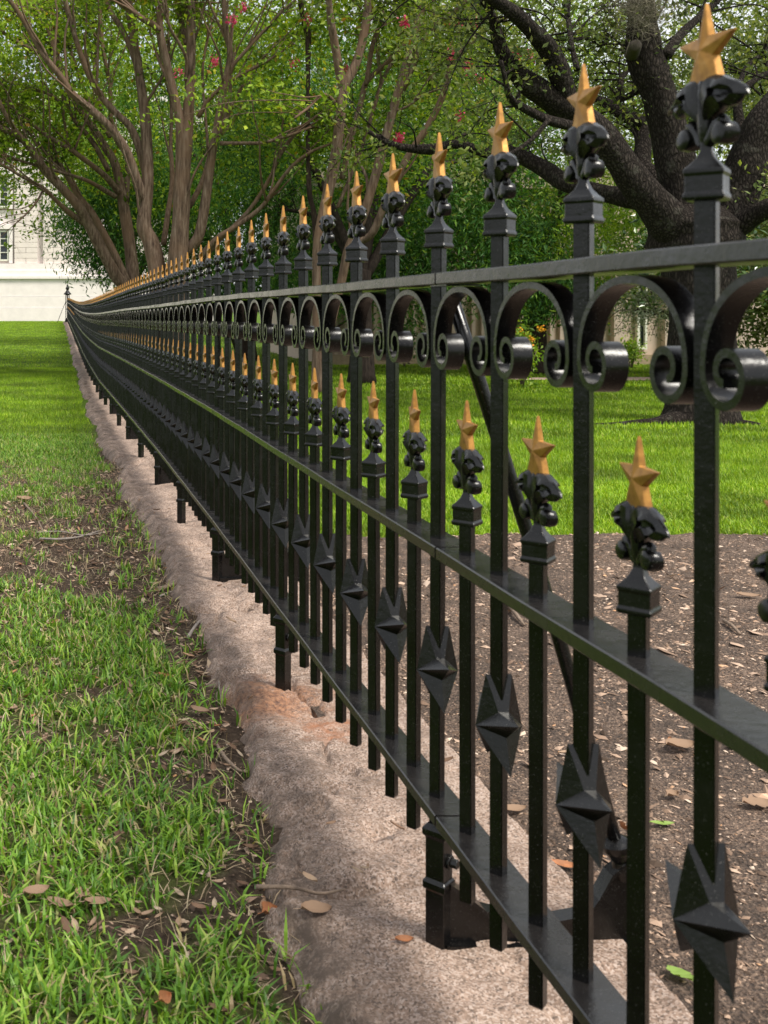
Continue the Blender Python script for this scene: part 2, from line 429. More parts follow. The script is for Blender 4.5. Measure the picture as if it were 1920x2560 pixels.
def nz2(x, y, s, seed=0.0):
    """smooth value noise in 0..1 for arrays"""
    x = np.asarray(x)*s + seed*17.3; y = np.asarray(y)*s + seed*7.7
    xi = np.floor(x).astype(np.int64); yi = np.floor(y).astype(np.int64); fx_ = x-xi; fy_ = y-yi
    def h(a, b):
        v = (a*374761393 + b*668265263) & 0x7fffffff; v = ((v ^ (v >> 13))*1274126177) & 0x7fffffff
        return ((v ^ (v >> 16)) & 0xffff)/65535.0
    u = fx_*fx_*(3-2*fx_); v = fy_*fy_*(3-2*fy_)
    return (h(xi, yi)*(1-u)+h(xi+1, yi)*u)*(1-v) + (h(xi, yi+1)*(1-u)+h(xi+1, yi+1)*u)*v
def crease(x, y, s, seed=0.0, o=3):
    """triangulated-lattice noise: flat facets with hard creases"""
    r = 0; a = 0.5; tot = 0
    for k in range(o):
        an = 0.7+k*1.1; sc = s*2.1**k
        u = (np.asarray(x)*math.cos(an)+np.asarray(y)*math.sin(an))*sc + seed*9.1 + 40; v = (-np.asarray(x)*math.sin(an)+np.asarray(y)*math.cos(an))*sc*.8 + seed*4.3 + 40
        ui = np.floor(u).astype(np.int64); vi = np.floor(v).astype(np.int64); fu = u-ui; fv = v-vi
        def h(p, q):
            w_ = (p*374761393 + q*668265263 + k*97) & 0x7fffffff; w_ = ((w_ ^ (w_ >> 13))*1274126177) & 0x7fffffff
            return ((w_ ^ (w_ >> 16)) & 0xffff)/65535.0
        h00, h10, h01, h11 = h(ui, vi), h(ui+1, vi), h(ui, vi+1), h(ui+1, vi+1)
        lo = h00 + (h10-h00)*fu + (h11-h10)*fv; hi = h00 + (h11-h01)*fu + (h01-h00)*fv
        r = r + a*np.where(fu > fv, lo, hi); tot += a; a *= 0.5
    return r/tot
def fbm(x, y, s, seed=0.0, o=4):
    r = 0; a = 0.5; tot = 0
    for i in range(o): r = r + a*nz2(x, y, s*2**i, seed+i*3.1); tot += a; a *= 0.5
    return r/tot

def stone_left(y):   # wandering left foot of the granite ledge
    y = np.asarray(y, float)
    w_ = np.interp(y, [0, 2.3, 2.62, 2.78, 3.3, 4.0, 4.5, 5.2, 6, 8, 10.5, 90], [0.60, 0.585, 0.56, 0.50, 0.56, 0.59, 0.60, 0.62, 0.58, 0.57, 0.56, 0.56])
    return w_ + (fbm(y, y*0+3, 1.1, 2)-0.5)*0.16 - 0.02 + np.interp(y, [9, 12.7, 19.6, 45, 85], [0, -.03, -.08, 0, 0])

def bare(x, y):
    """1 = bare soil, 0 = full grass, on the left verge"""
    x = np.asarray(x, float); y = np.asarray(y, float)
    e = stone_left(y) - x
    edge = np.clip(1.15 - e/np.interp(y, [2, 4, 5, 7, 9.5, 11, 14], [0.11, 0.17, 0.25, 0.6, 0.30, 0.14, 0.05]), 0, 1)
    n = fbm(x, y, 3.2, 1); n2 = fbm(x, y, 9, 5)
    patch = np.exp(-((y-7.7)/2.0)**2)*1.15 + np.exp(-((y-6.5)/0.5)**2)*0.5 + np.exp(-(((x-0.28)/0.28)**2+((y-2.78)/0.16)**2))*0.8
    patch = patch * np.interp(x, [-4, -1.5], [0.3, 1])
    v = edge*0.85 + patch + (n-0.5)*2.3 + (n2-0.5)*1.7 + 0.10
    v = np.where(e < 0.035, 1.2, v)
    return np.clip(v, 0, 1)*np.interp(y, [12, 16], [1, 0.0])

def grid(name, xs, ys, zf, mat, attr=None, **k):
    X, Y = np.meshgrid(xs, ys, indexing='ij'); Zv = zf(X, Y)
    V = np.stack([X.ravel(), Y.ravel(), Zv.ravel()], 1)
    nx, ny = len(xs), len(ys)
    i, j = np.meshgrid(np.arange(nx-1), np.arange(ny-1), indexing='ij'); a = (i*ny+j).ravel()
    me = mesh_np(name, V, np.stack([a, a+ny, a+ny+1, a+1], 1), mat, True)
    if attr is not None:
        at = me.attributes.new('bare', 'FLOAT', 'POINT'); at.data.foreach_set('value', attr(X, Y).ravel().astype(np.float32))
    return link(name, me, **k)

xs = np.unique(np.concatenate([np.linspace(-500, -20, 13), np.linspace(-20, 40, 61), np.linspace(40, 500, 13)]))
ys = np.unique(np.concatenate([np.linspace(-60, 0, 7), np.linspace(0, 95, 191), np.linspace(95, 600, 21)]))
grid('ground', xs, ys, lambda X, Y: lawn_z(X, Y)-0.004-np.where((X > -1.9) & (X < 1.1) & (Y > 1.2) & (Y < 15), 0.035, 0), GROUND, kind='structure')
def verge_z(X, Y):
    b = bare(X, Y)
    return lawn_z(X, Y) + 0.008 + 0.034*(fbm(X, Y, 12, 9)-0.5)*(0.4+b) + 0.012*(1-b)*0 
grid('grass_verge', np.arange(-2.4, 0.95, 0.03), np.arange(1.0, 15.5, 0.04), verge_z, GROUND, attr=lambda X, Y: np.maximum(bare(X, Y), (0.35+0.5*fbm(X, Y, 14, 51))*np.interp(Y, [8, 14], [1, 0])), kind='structure')
LAWN_EDGE = 7.42
def mulch_z(X, Y):
    e = LAWN_EDGE + 0.22*(fbm(X, X*0, 2.6, 4)-0.5)
    return stone_z(Y) - 0.045 + 0.035*(fbm(X, Y, 1.3, 6)-0.5) + 0.02*(fbm(X, Y, 7, 8)-0.5) - np.clip((Y-e+0.12)/0.15, 0, 1)*0.10
grid('mulch_bed', np.arange(0.95, 9.0, 0.05), np.arange(-2.0, 7.62, 0.05), mulch_z, MULCH, kind='structure')
grid('path', np.linspace(11, 45, 30), np.linspace(26.2, 27.3, 4), lambda X, Y: lawn_z(X, Y)+0.012, PATHM, kind='structure')

# ------------------------------------------------------------------ granite ledge
curb = empty('granite_curb', (0.9, 2.5, float(stone_z(2.5))), label='long rough pink granite ledge that carries the black iron fence', cat='stone curb')
ci = Vector(curb.location)
marks = [-0.6, 1.0, 2.76, 4.44, 5.42, 6.9, 8.2, 9.7, 11.3, 13.4, 15.6, 18, 20.5, 23, 26, 29, 32.5, 36, 40, 44, 48.5, 53, 58, 63, 68, 73.5, 79, 85.6]
for bi in range(len(marks)-1):
    y0, y1 = marks[bi]+0.006, marks[bi+1]-0.006
    dy = 0.010 if y1 < 5.5 else (0.03 if y1 < 13 else (0.08 if y1 < 30 else 0.3))
    dxn = 90 if y1 < 5.5 else (36 if y1 < 13 else 16)
    yy = np.linspace(y0, y1, max(4, int((y1-y0)/dy)))
    sfrac = np.linspace(0, 1, dxn)
    Yg, Sg = np.meshgrid(yy, sfrac, indexing='ij')
    rb_ = random.Random(bi*7+1); jl = rb_.uniform(-.035, .045); jz = rb_.uniform(-.012, .012); jt = rb_.uniform(-.02, .02)
    L = stone_left(Yg) + jl + jt*(Yg-(y0+y1)/2); Rt = 1.292 + (fbm(Yg, Yg*0, 3, 12)-0.5)*0.035 + (fx(Yg)-0.871)
    # profile: flank rises over the first 25 percent, flat top, sharp right arris, right flank
    u = Sg
    X = np.where(u < 0.9, L + (Rt-L)*(u/0.9), Rt + 0.012*(u-0.9)/0.1)
    wflank = 0.04 + 0.24*crease(Yg, Yg*0+5, 2.0, 14)**2
    d = np.clip((X-L)/wflank + 0.5*(fbm(X, Yg, 9, 15)-0.5)*np.clip((X-L)/0.03, 0, 1), 0, 1)
    rise = np.clip(0.25+0.75*d, 0, 1)*np.clip((X-L)/0.012, 0, 1)
    st = fbm(X*2.0+Yg*0.5, Yg, 4.0, 27); rise = rise - 0.28*np.clip(st-0.5, 0, .12)/.12*(1-np.clip((X-L)/0.24, 0, 1))*d
    ridge = fbm(X, Yg, 5.5, 20); rid2 = 1-np.abs(2*fbm(X*1.3, Yg, 3.0, 23)-1)
    topn = 0.075*(crease(X, Yg, 3.0, 17)-0.5) + 0.035*(crease(X, Yg, 9.0, 21)-0.5) + 0.010*(ridge-0.5)+ 0.009*(fbm(X, Yg, 26, 18, 5)-0.5) + 0.004*(fbm(X, Yg, 90, 19, 2)-0.5) - 0.03*np.clip(rid2-0.90, 0, 1)/0.10
    calm = np.clip((X-(L+0.32))/0.2, 0, 1)      # the seat of the fence is dressed flatter
    topn = topn*(1-0.65*calm) - 0.02*(1-calm)
    Zt = stone_z(Yg) + jz*np.clip(1-(X-L)/0.4, 0, 1)
    base = Zt - 0.17
    Zv = base + (0.17 + topn)*rise
    # round the block ends a bit
    e = np.minimum(Yg-y0, y1-Yg); er = 0.025 + 0.09*fbm(X, Yg*0+bi, 5, 25)*np.clip(1.4-(X-L)/0.35, 0.1, 1)
    Zv -= np.clip(1-e/er, 0, 1)**2 * (0.085 if bi in (1, 2, 4) else 0.05)*np.clip(1.3-(X-L)/0.4, 0.15, 1)
    Zv = np.where(u >= 0.9, Zv - 0.16*(u-0.9)/0.1, Zv)
    bump_x = (0.07*(crease(X, Yg, 5, 30)-0.5) + 0.03*(fbm(X, Yg, 14, 31)-0.5))*(1-d)
    V = np.stack([(X+bump_x-ci.x).ravel(), (Yg-ci.y).ravel(), (Zv-ci.z).ravel()], 1)
    a_, b_n = Yg.shape
    i, j = np.meshgrid(np.arange(a_-1), np.arange(b_n-1), indexing='ij'); a = (i*b_n+j).ravel()
    Q = np.stack([a, a+b_n, a+b_n+1, a+1], 1)
    # end walls
    n0 = len(V); ends = []; Vx = [V]
    for row in (0, a_-1):
        top = np.arange(b_n) + row*b_n
        low = V[top].copy(); low[:, 2] = V[top][:, 2].min() - 0.1
        idx = np.arange(b_n)+n0; n0 += b_n; Vx.append(low)
        q = np.stack([top[:-1], top[1:], idx[1:], idx[:-1]], 1)
        ends.append(q if row == 0 else q[:, ::-1])
    me = mesh_np('granite_block', np.concatenate(Vx), np.concatenate([Q]+ends), GRANITE, True)
    link('granite_block', me, curb)

# ------------------------------------------------------------------ fence pieces (local: y along the fence, z up)
HB = 0.0181   # half diagonal of the square bar, which stands corner-on
def bar_mesh(L, name):
    bm = bmesh.new(); prof(bm, [(HB-0.002, -L), (HB, -L+0.004), (HB, 0)], 4, 0)
    bmesh.ops.bevel(bm, geom=[e for e in bm.edges if abs(e.verts[0].co.z-e.verts[1].co.z) > 0.05], offset=0.0018, segments=2, affect='EDGES')
    return mesh_bm(name, bm, PAINT)
BAR_T = bar_mesh(1.400, 'picket'); BAR_S = bar_mesh(0.802, 'picket')

def plate(bm, outline, th, x0=0.0, ridge=None, rx=0.0):
    """outline [(y,z,halfthickness)] closed; front and back fans to a raised ridge point"""
    n = len(outline)
    fr = [bm.verts.new((x0-(o[2] if len(o) > 2 else th), o[0], o[1])) for o in outline]
    bk = [bm.verts.new((x0+(o[2] if len(o) > 2 else th), o[0], o[1])) for o in outline]
    cf = bm.verts.new((x0-rx, *ridge)); cb = bm.verts.new((x0+rx, *ridge))
    for i in range(n):
        j = (i+1) % n
        bm.faces.new((fr[i], fr[j], cf)); bm.faces.new((bk[j], bk[i], cb)); bm.faces.new((fr[j], fr[i], bk[i], bk[j]))

def finial_mesh():
    bm = bmesh.new()
    q = 1.4142
    prof(bm, [(0.0225*q, 0.0), (0.0245*q, 0.003), (0.0245*q, 0.0085), (0.0224*q, 0.0110), (0.0224*q, 0.0335), (0.0240*q, 0.0355),
              (0.0240*q, 0.0415), (0.0185*q, 0.0470), (0.0115*q, 0.0560), (0.0068*q, 0.0680), (0.0068*q, 0.085)], 4, 0)
    bmesh.ops.bevel(bm, geom=bm.edges[:], offset=0.0012, segments=1, affect='EDGES')
    # rib that stands before and behind the leaves
    prof(bm, [(0.0085, 0.078), (0.0125, 0.100), (0.0135, 0.130), (0.0125, 0.152), (0.009, 0.161)], 8, 0.2)
    for s in (-1, 1):
        # drooping leaf with a turned-down tip
        L = [(0.004, 0.161), (0.020, 0.166), (0.036, 0.161), (0.050, 0.153), (0.064, 0.147), (0.078, 0.136), (0.083, 0.129), (0.072, 0.128), (0.060, 0.120), (0.050, 0.119), (0.038, 0.121), (0.024, 0.114), (0.010, 0.105), (0.003, 0.100)]
        n = len(L); rows = []
        for k, (wv, xo) in enumerate(((1.0, -0.010), (0.0, -0.018), (0.0, -0.010), (0.0, 0.010), (0.0, 0.018), (1.0, 0.010))):
            row = []
            for i, (y, z) in enumerate(L):
                cxz = (0.030, 0.140)
                f = 1.0 if wv else (0.60 if abs(xo) > 0.02 else 0.30)
                yy = cxz[0] + (y-cxz[0])*f; zz = cxz[1] + (z-cxz[1])*f
                tip = max(0, (y-0.05)/0.033)
                row.append(bm.verts.new((xo*(1-0.75*tip) * (1 if f < 1 else 0.5), s*yy, zz)))
            rows.append(row)
        def strip(r0, r1):
            for i in range(n):
                j = (i+1) % n; f = (r0[i], r0[j], r1[j], r1[i]); bm.faces.new(f if s > 0 else f[::-1])
        strip(rows[0], rows[1]); strip(rows[1], rows[2]); strip(rows[3], rows[4]); strip(rows[4], rows[5]); strip(rows[5], rows[0])
        for r_ in (rows[2], rows[3]): bm.faces.new(r_)
        # curled volute under the leaf: short fat drum plus hook
        m = 10; pr = None
        for x, rr in ((-0.014, 0.006), (-0.011, 0.0135), (0.0, 0.0155), (0.011, 0.0135), (0.014, 0.006)):
            cur = [bm.verts.new((x, s*0.036 + rr*math.cos(6.283*i/m), 0.086 + rr*1.05*math.sin(6.283*i/m))) for i in range(m)]
            if pr:
                for i in range(m): bm.faces.new((pr[i], pr[(i+1) % m], cur[(i+1) % m], cur[i]))
            else: bm.faces.new(cur[::-1])
            pr = cur
        bm.faces.new(pr)
        v, q_ = tube(np.array([(0, s*0.004, 0.076), (0, s*0.012, 0.084), (0, s*0.022, 0.098), (0, s*0.034, 0.106)]), [0.008, 0.009, 0.009, 0.008], 6)
        vs = [bm.verts.new(p) for p in v]
        for f in q_:
            if len(set(f)) == 4:
                try: bm.faces.new([vs[i] for i in f])
                except ValueError: pass
    bmesh.ops.remove_doubles(bm, verts=bm.verts[:], dist=0.0002)
    up_e = [e for e in bm.edges if min(v.co.z for v in e.verts) > 0.072]
    bmesh.ops.subdivide_edges(bm, edges=up_e, cuts=1, use_grid_fill=True, smooth=0.35)
    for v in bm.verts:
        if v.co.z > 0.078:
            n_ = noise.noise_vector(v.co*70.0); v.co += n_*0.0016
            # veins: grooves that fan out across the leaf
            if v.co.z > .105 and abs(v.co.y) > .012: v.co.x *= 1+0.16*math.sin(math.atan2(v.co.z-.10, abs(v.co.y))*16)
    me = mesh_bm('finial', bm, PAINT, True)
    me.set_sharp_from_angle(angle=R(28))
    for p_ in me.polygons:
        if p_.center.z < 0.0445: p_.use_smooth = False
    return me
FINIAL = finial_mesh()

def star_mesh():
    bm = bmesh.new()
    T = 0.0055
    o = [(0, .264, .0030), (.0095, .2190, T), (.055, .2165, .0030), (.0175, .191, T), (.0320, .146, .0065), (0, .158, .009),
         (-.0320, .146, .0065), (-.0175, .191, T), (-.055, .2165, .0030), (-.0095, .2190, T)]
    # ridges to each point: fan around centre, with centre raised
    plate(bm, o, T, 0, (0, .200), 0.0120)
    bmesh.ops.bevel(bm, geom=bm.edges[:], offset=0.0009, segments=1, affect='EDGES')
    return mesh_bm('gold_star', bm, GOLD)
STAR = star_mesh()

def ornament_mesh():
    """five-pointed cast star gripping the bar: two raised halves, left and right of the fence line"""
    bm = bmesh.new()
    Rr, ri = 0.099, 0.040
    pts = []
    for i in range(10):
        a = math.pi/2 + i*math.pi/5; r = Rr if i % 2 == 0 else ri
        pts.append((r*math.cos(a), r*math.sin(a)))
    mid = [None if i in (0, 1, 9) else bm.verts.new((0, y, z)) for i, (y, z) in enumerate(pts)]
    halves = {}
    for s in (-1, 1):
        outer = [bm.verts.new((s*(0.026 if i == 0 else 0.010), y, z)) if mid[i] is None else mid[i] for i, (y, z) in enumerate(pts)]
        c = bm.verts.new((s*0.046, 0, -0.002)); halves[s] = outer
        for i in range(10):
            j = (i+1) % 10
            bm.faces.new((outer[i], outer[j], c) if s < 0 else (outer[j], outer[i], c))
    L_, R_ = halves[-1], halves[1]
    bm.faces.new((L_[0], L_[1], R_[1], R_[0])); bm.faces.new((L_[9], L_[0], R_[0], R_[9]))
    bm.faces.new((L_[1], L_[2], R_[1])); bm.faces.new((L_[9], R_[9], L_[8]))
    bmesh.ops.bevel(bm, geom=[e for e in bm.edges if len(e.link_faces) == 2 and e.calc_face_angle(0) > 0.4], offset=0.0022, segments=2, affect='EDGES')
    return mesh_bm('star_ornament', bm, PAINT)
ORN = ornament_mesh()

def scroll_mesh():
    """flat-bar C scroll between two tall pickets; top of the arch at z=0"""
    pts = []
    for i in range(0, 17):       # arch from its crown out to the side
        a = i/16*math.pi/2
        pts.append((0.158*math.sin(a)**0.92 if a > 0 else 0, -0.140 + 0.135*math.cos(a)**0.9 if a < math.pi/2 else -0.140))
    turns = 1.22
    for i in range(1, 40):
        f = i/39; a = -f*turns*2*math.pi
        r = 0.049*(1-f)**0.75 + 0.012
        r = 0.055 - 0.036*f
        cy_, cz_ = 0.158-0.055, -0.140
        pts.append((cy_ + r*math.cos(a), cz_ + r*math.sin(a)))
    right = np.array(pts); left = right[::-1].copy(); left[:, 0] *= -1
    P = np.concatenate([left[:-1], right])
    T = np.gradient(P, axis=0); T /= np.linalg.norm(T, axis=1)[:, None]
    Nn = np.stack([-T[:, 1], T[:, 0]], 1)
    th, wd = 0.0060, 0.0180
    bm = bmesh.new(); prev = None
    for i in range(len(P)):
        e = P[i]-Nn[i]*th*2; o = P[i]
        cur = [bm.verts.new((-wd, *o)), bm.verts.new((wd, *o)), bm.verts.new((wd, *e)), bm.verts.new((-wd, *e))]
        if prev:
            for k in range(4): bm.faces.new((prev[k], prev[(k+1) % 4], cur[(k+1) % 4], cur[k]))
        else: bm.faces.new(cur[::-1])
        prev = cur
    bm.faces.new(prev)
    me = mesh_bm('scroll', bm, PAINT, True); me.set_sharp_from_angle(angle=R(45)); return me
SCROLL = scroll_mesh()

def sleeve_mesh(big):
    bm = bmesh.new(); q = 0.031
    prof(bm, [(q, -0.29), (q, -0.136), (q+.007, -0.132), (q+.007, -0.116), (q, -0.110), (q, -0.018), (q+.008, -0.010), (q+.008, 0.004), (q-.006, 0.016)], 4, 0)
    bmesh.ops.bevel(bm, geom=bm.edges[:], offset=0.0015, segments=1, affect='EDGES')
    return mesh_bm('post_sleeve', bm, PAINT)
SLEEVE = sleeve_mesh(True)
def bolt_mesh():
    bm = bmesh.new()
    for r, x0, x1, n in ((0.016, 0, 0.007, 12), (0.011, 0.007, 0.022, 6)):
        pr = None
        for x in (x0, x1):
            cur = [bm.verts.new((x, r*math.cos(6.2832*i/n), r*math.sin(6.2832*i/n))) for i in range(n)]
            if pr:
                for i in range(n): bm.faces.new((pr[i], pr[(i+1) % n], cur[(i+1) % n], cur[i]))
            else: bm.faces.new(cur[::-1])
            pr = cur
        bm.faces.new(pr)
    bmesh.ops.bevel(bm, geom=bm.edges[:], offset=0.0012, segments=1, affect='EDGES')
    return mesh_bm('bolt', bm, PAINT)
BOLT = bolt_mesh()

SP = 0.344; Y0 = 2.505; NT = 240; J0 = 2.406
fence = empty('iron_fence', (0.871, Y0, float(stone_z(Y0))), label='black wrought iron picket fence with gold star finials along the lawn', cat='fence')
fo = np.array(fence.location)
def fpart(name, me, y, z, x=0.0, **k):
    return link(name, me, fence, (float(fx(y))+x-fo[0], y-fo[1], z-fo[2]), **k)

LIM = 150
nt_, ns_ = 0, 0
far_bars = []
rr = random.Random(3)
def add_picket(y, tall):
    z = float(rail(y)) + (0.062 if tall else -0.536)
    p = fpart('picket', BAR_T if tall else BAR_S, y, z + rr.uniform(-0.002, 0.002))
    p.rotation_euler = (rr.uniform(-.003, .003), rr.uniform(-.003, .003), rr.uniform(-.05, .05))
    f = link('finial', FINIAL, p, (0, 0, -0.001), rr.uniform(-.06, .06))
    g = link('gold_star', STAR, p, (0, 0, 0), rr.uniform(-.06, .06))
    if tall: link('star_ornament', ORN, p, (0, 0, -0.960), rr.uniform(-.04, .04))
for k in range(-5, NT):
    yt = Y0 + SP*k; ysh = yt + SP/2
    for y, tall in ((yt, True), (ysh, False)):
        if k < LIM-5: add_picket(y, tall)
        else: far_bars.append((y, tall))
for k in range(-5, NT):
    yc = Y0 + SP*(k+0.5)
    if k < LIM-5: fpart('scroll', SCROLL, yc, float(rail(yc))-0.0262)
# distant pickets, one mesh
A = Acc(); G = Acc(); SC = Acc()
def boxq(x0, x1, y0, y1, z0, z1):
    V = np.array([(x0,y0,z0),(x1,y0,z0),(x1,y1,z0),(x0,y1,z0),(x0,y0,z1),(x1,y0,z1),(x1,y1,z1),(x0,y1,z1)], float)
    return V, np.array([(0,3,2,1),(4,5,6,7),(0,1,5,4),(1,2,6,5),(2,3,7,6),(3,0,4,7)])
def diaq(cx, cy, rings):
    V = np.array([(cx+r*math.cos(i*math.pi/2), cy+r*math.sin(i*math.pi/2), z) for r, z in rings for i in range(4)])
    Q = [(k*4+i, k*4+(i+1) % 4, k*4+4+(i+1) % 4, k*4+4+i) for k in range(len(rings)-1) for i in range(4)]
    return V, np.array(Q)
for y, tall in far_bars:
    x = float(fx(y)); z = float(rail(y)) + (0.062 if tall else -0.536)
    A.add(diaq(x, y, [(HB, z-(1.4 if tall else 0.8)), (HB, z), (.034, z), (.034, z+.04), (.01, z+.06), (.012, z+.08), (.05, z+.13), (.02, z+.16)]))
    G.add(diaq(x, y, [(.03, z+.15), (.018, z+.2), (.04, z+.213), (.012, z+.22), (.003, z+.262)]))
for k in range(LIM-5, NT):
    yc = Y0 + SP*(k+0.5); x = float(fx(yc)); z = float(rail(yc))
    SC.add(boxq(x-.0175, x+.0175, yc-.15, yc-.14, z-.20, z-.03)); SC.add(boxq(x-.0175, x+.0175, yc+.14, yc+.15, z-.20, z-.03)); SC.add(boxq(x-.0175, x+.0175, yc-.14, yc+.14, z-.045, z-.03))
for nm, a, mt in (('distant_pickets', A, PAINT), ('distant_gold_stars', G, GOLD), ('distant_scrolls', SC, PAINT)):
    me = a.mesh(nm, mt, False); o = link(nm, me, fence, tuple(-fo)); o['kind'] = 'stuff'

# rails, one piece per bay, following the ground
def rail_piece(y0, y1, top, wd, th):
    ys_ = np.linspace(y0, y1, 9); A_ = Acc()
    x = fx(ys_); z = rail(ys_) + top + 0.0015*np.sin(ys_*9)
    V = []
    for xx, yy, zz in zip(x, ys_, z):
        b = 0.0025
        V += [(xx-wd, yy, zz-b), (xx-wd+b, yy, zz), (xx+wd-b, yy, zz), (xx+wd, yy, zz-b), (xx+wd, yy, zz-th+b), (xx+wd-b, yy, zz-th), (xx-wd+b, yy, zz-th), (xx-wd, yy, zz-th+b)]
    V = np.array(V) - fo
    n = 8; Q = [(i*n+j, i*n+(j+1) % n, (i+1)*n+(j+1) % n, (i+1)*n+j) for i in range(8) for j in range(n)]
    Q = [q[::-1] for q in Q]
    e = 8*n
    Q += [(0, 1, 2, 3), (0, 3, 4, 7), (7, 4, 5, 6), (e+3, e+2, e+1, e), (e+7, e+4, e+3, e), (e+6, e+5, e+4, e+7)]
    return mesh_np('rail', V, np.array(Q), RAILPAINT_LIT, False)
NB = 25
for n in range(-1, NB-1):
    ya, yb = J0 + 3.44*n, J0 + 3.44*(n+1)
    if ya < -1.2: ya = -1.05
    for nm, top, wd, th in (('top_rail', 0.0, 0.0425, 0.026), ('middle_rail', -0.600, 0.0425, 0.026), ('bottom_rail', -1.188, 0.0425, 0.026)):
        link(nm, rail_piece(ya+0.004, yb-0.004, top, wd, th), fence)
bm = bmesh.new(); bx(bm, -0.036, 0.036, -0.05, 0.05, -0.029, -0.004); SPL = mesh_bm('splice_plate', bm, PAINT)
for n in range(0, NB):
    y = J0 + 3.44*n
    if y > 86: break
    for top in (0.0, -0.600, -1.188):
        fpart('splice_plate', SPL, y, float(rail(y)) + top)
# feet and braces
def brace_mesh(y):
    # sloping rod from below the top rail down to the outrigger on the field side
    a = np.array([0.03, 0, -0.055]); b = np.array([0.405, 0, -1.305])
    P = np.linspace(a, b, 8); P[:, 0] += 0.012*np.sin(np.linspace(0, math.pi, 8))
    V, Q = tube(P, [0.0155]*8, 10); return mesh_np('brace_rod', V, Q, PAINT, True)
ROD = brace_mesh(0)
def outrigger_mesh():
    bm = bmesh.new()
    z0 = -1.532
    # web: tall by the post, sweeping low, rising to the rod seat
    prof_x = [0.02, 0.05, 0.10, 0.17, 0.26, 0.33, 0.355, 0.385, 0.43, 0.445]
    top = [0.145, 0.125, 0.085, 0.067, 0.062, 0.075, 0.11, 0.165, 0.20, 0.19]
    prev = None
    for x, t in zip(prof_x, top):
        cur = [bm.verts.new((x, -0.007, z0)), bm.verts.new((x, 0.007, z0)), bm.verts.new((x, 0.007, z0+t)), bm.verts.new((x, -0.007, z0+t))]
        if prev:
            for k in range(4): bm.faces.new((prev[k], prev[(k+1) % 4], cur[(k+1) % 4], cur[k]))
        else: bm.faces.new(cur[::-1])
        prev = cur
    bm.faces.new(prev)
    # top flange following the web, base flange
    prev = None
    for x, t in zip(prof_x, top):
        cur = [bm.verts.new((x, -0.021, z0+t-0.002)), bm.verts.new((x, 0.021, z0+t-0.002)), bm.verts.new((x, 0.021, z0+t+0.008)), bm.verts.new((x, -0.021, z0+t+0.008))]
        if prev:
            for k in range(4): bm.faces.new((prev[k], prev[(k+1) % 4], cur[(k+1) % 4], cur[k]))
        else: bm.faces.new(cur[::-1])
        prev = cur
    bm.faces.new(prev)
    bx(bm, 0.01, 0.46, -0.026, 0.026, z0+0.0, z0+0.016)
    return mesh_bm('outrigger', bm, PAINT)
OUTR = outrigger_mesh()
def seat_mesh():
    bm = bmesh.new()
    prof(bm, [(0.020, -0.075), (0.024, -0.055), (0.018, -0.035), (0.030, -0.012), (0.036, -0.004), (0.036, 0.008), (0.026, 0.014), (0.017, 0.02)], 14, 0)
    return mesh_bm('rod_seat', bm, PAINT, True)
SEAT = seat_mesh(); SEAT.set_sharp_from_angle(angle=R(40))
k = 0
for k in range(-5, NT, 5):
    y = Y0 + SP*k; z = float(rail(y))
    s = fpart('post_sleeve', SLEEVE, y, z-1.262)
    if k < 80:
        b1 = link('bolt', BOLT, s, (0.0175, -0.0135, -0.068), R(-45))
    if k % 10 == 0 and k >= 0:
        fpart('brace_rod', ROD, y, z)
        o = fpart('outrigger', OUTR, y, z)
        st = link('rod_seat', SEAT, o, (0.405, 0, -1.300)); st.rotation_euler = (0, R(-14), 0)

# ------------------------------------------------------------------ tall corner post at the far end
ye = J0 + 3.44*24 + 0.3; gz = float(stone_z(ye))-0.05
cp = empty('corner_post', (0.86, ye, gz), label='tall dark openwork corner post with knob top ending the fence', cat='post')
bm = bmesh.new(); bx(bm, -.20, .20, -.20, .20, 0, .22); bx(bm, -.17, .17, -.17, .17, .22, .30); link('base', mesh_bm('base', bm, PAINT), cp)
bm = bmesh.new()
for sx_ in (-1, 1):
    for sy_ in (-1, 1): bx(bm, sx_*.13-.03, sx_*.13+.03, sy_*.13-.03, sy_*.13+.03, .30, 2.15)
for zz in (.30, 1.0, 1.55, 2.1): bx(bm, -.15, .15, -.15, .15, zz, zz+.06)
bx(bm, -.05, .05, -.05, .05, .3, 2.2); link('shaft', mesh_bm('shaft', bm, PAINT), cp)
bm = bmesh.new(); prof(bm, [(.28, 2.16), (.30, 2.20), (.28, 2.26), (.19, 2.34), (.14, 2.42), (.08, 2.50), (.13, 2.58), (.15, 2.66), (.10, 2.76), (.05, 2.84), (.08, 2.88), (.03, 2.94), (.005, 3.1)], 12); link('cap', mesh_bm('cap', bm, PAINT, True), cp)
V, Q = tube([(-.1, 0, 1.7), (-.45, 0, .85), (-.78, 0, 0.0)], [.022]*3, 8); link('brace_rod', mesh_np('brace_rod', V, Q, PAINT, True), cp)

# tan stone pier behind the far end
pz = float(lawn_z(4.4, 80))
pr_ = empty('stone_pier', (4.45, 80, pz), label='small tan stone pier rising behind the far end of the fence', cat='pier')
bm = bmesh.new(); bx(bm, -.27, .27, -.27, .27, 0, 2.62); link('shaft', mesh_bm('shaft', bm, TANWOOD), pr_)
bm = bmesh.new(); bx(bm, -.33, .33, -.33, .33, 2.623, 2.75); link('cap', mesh_bm('cap', bm, TANWOOD), pr_)

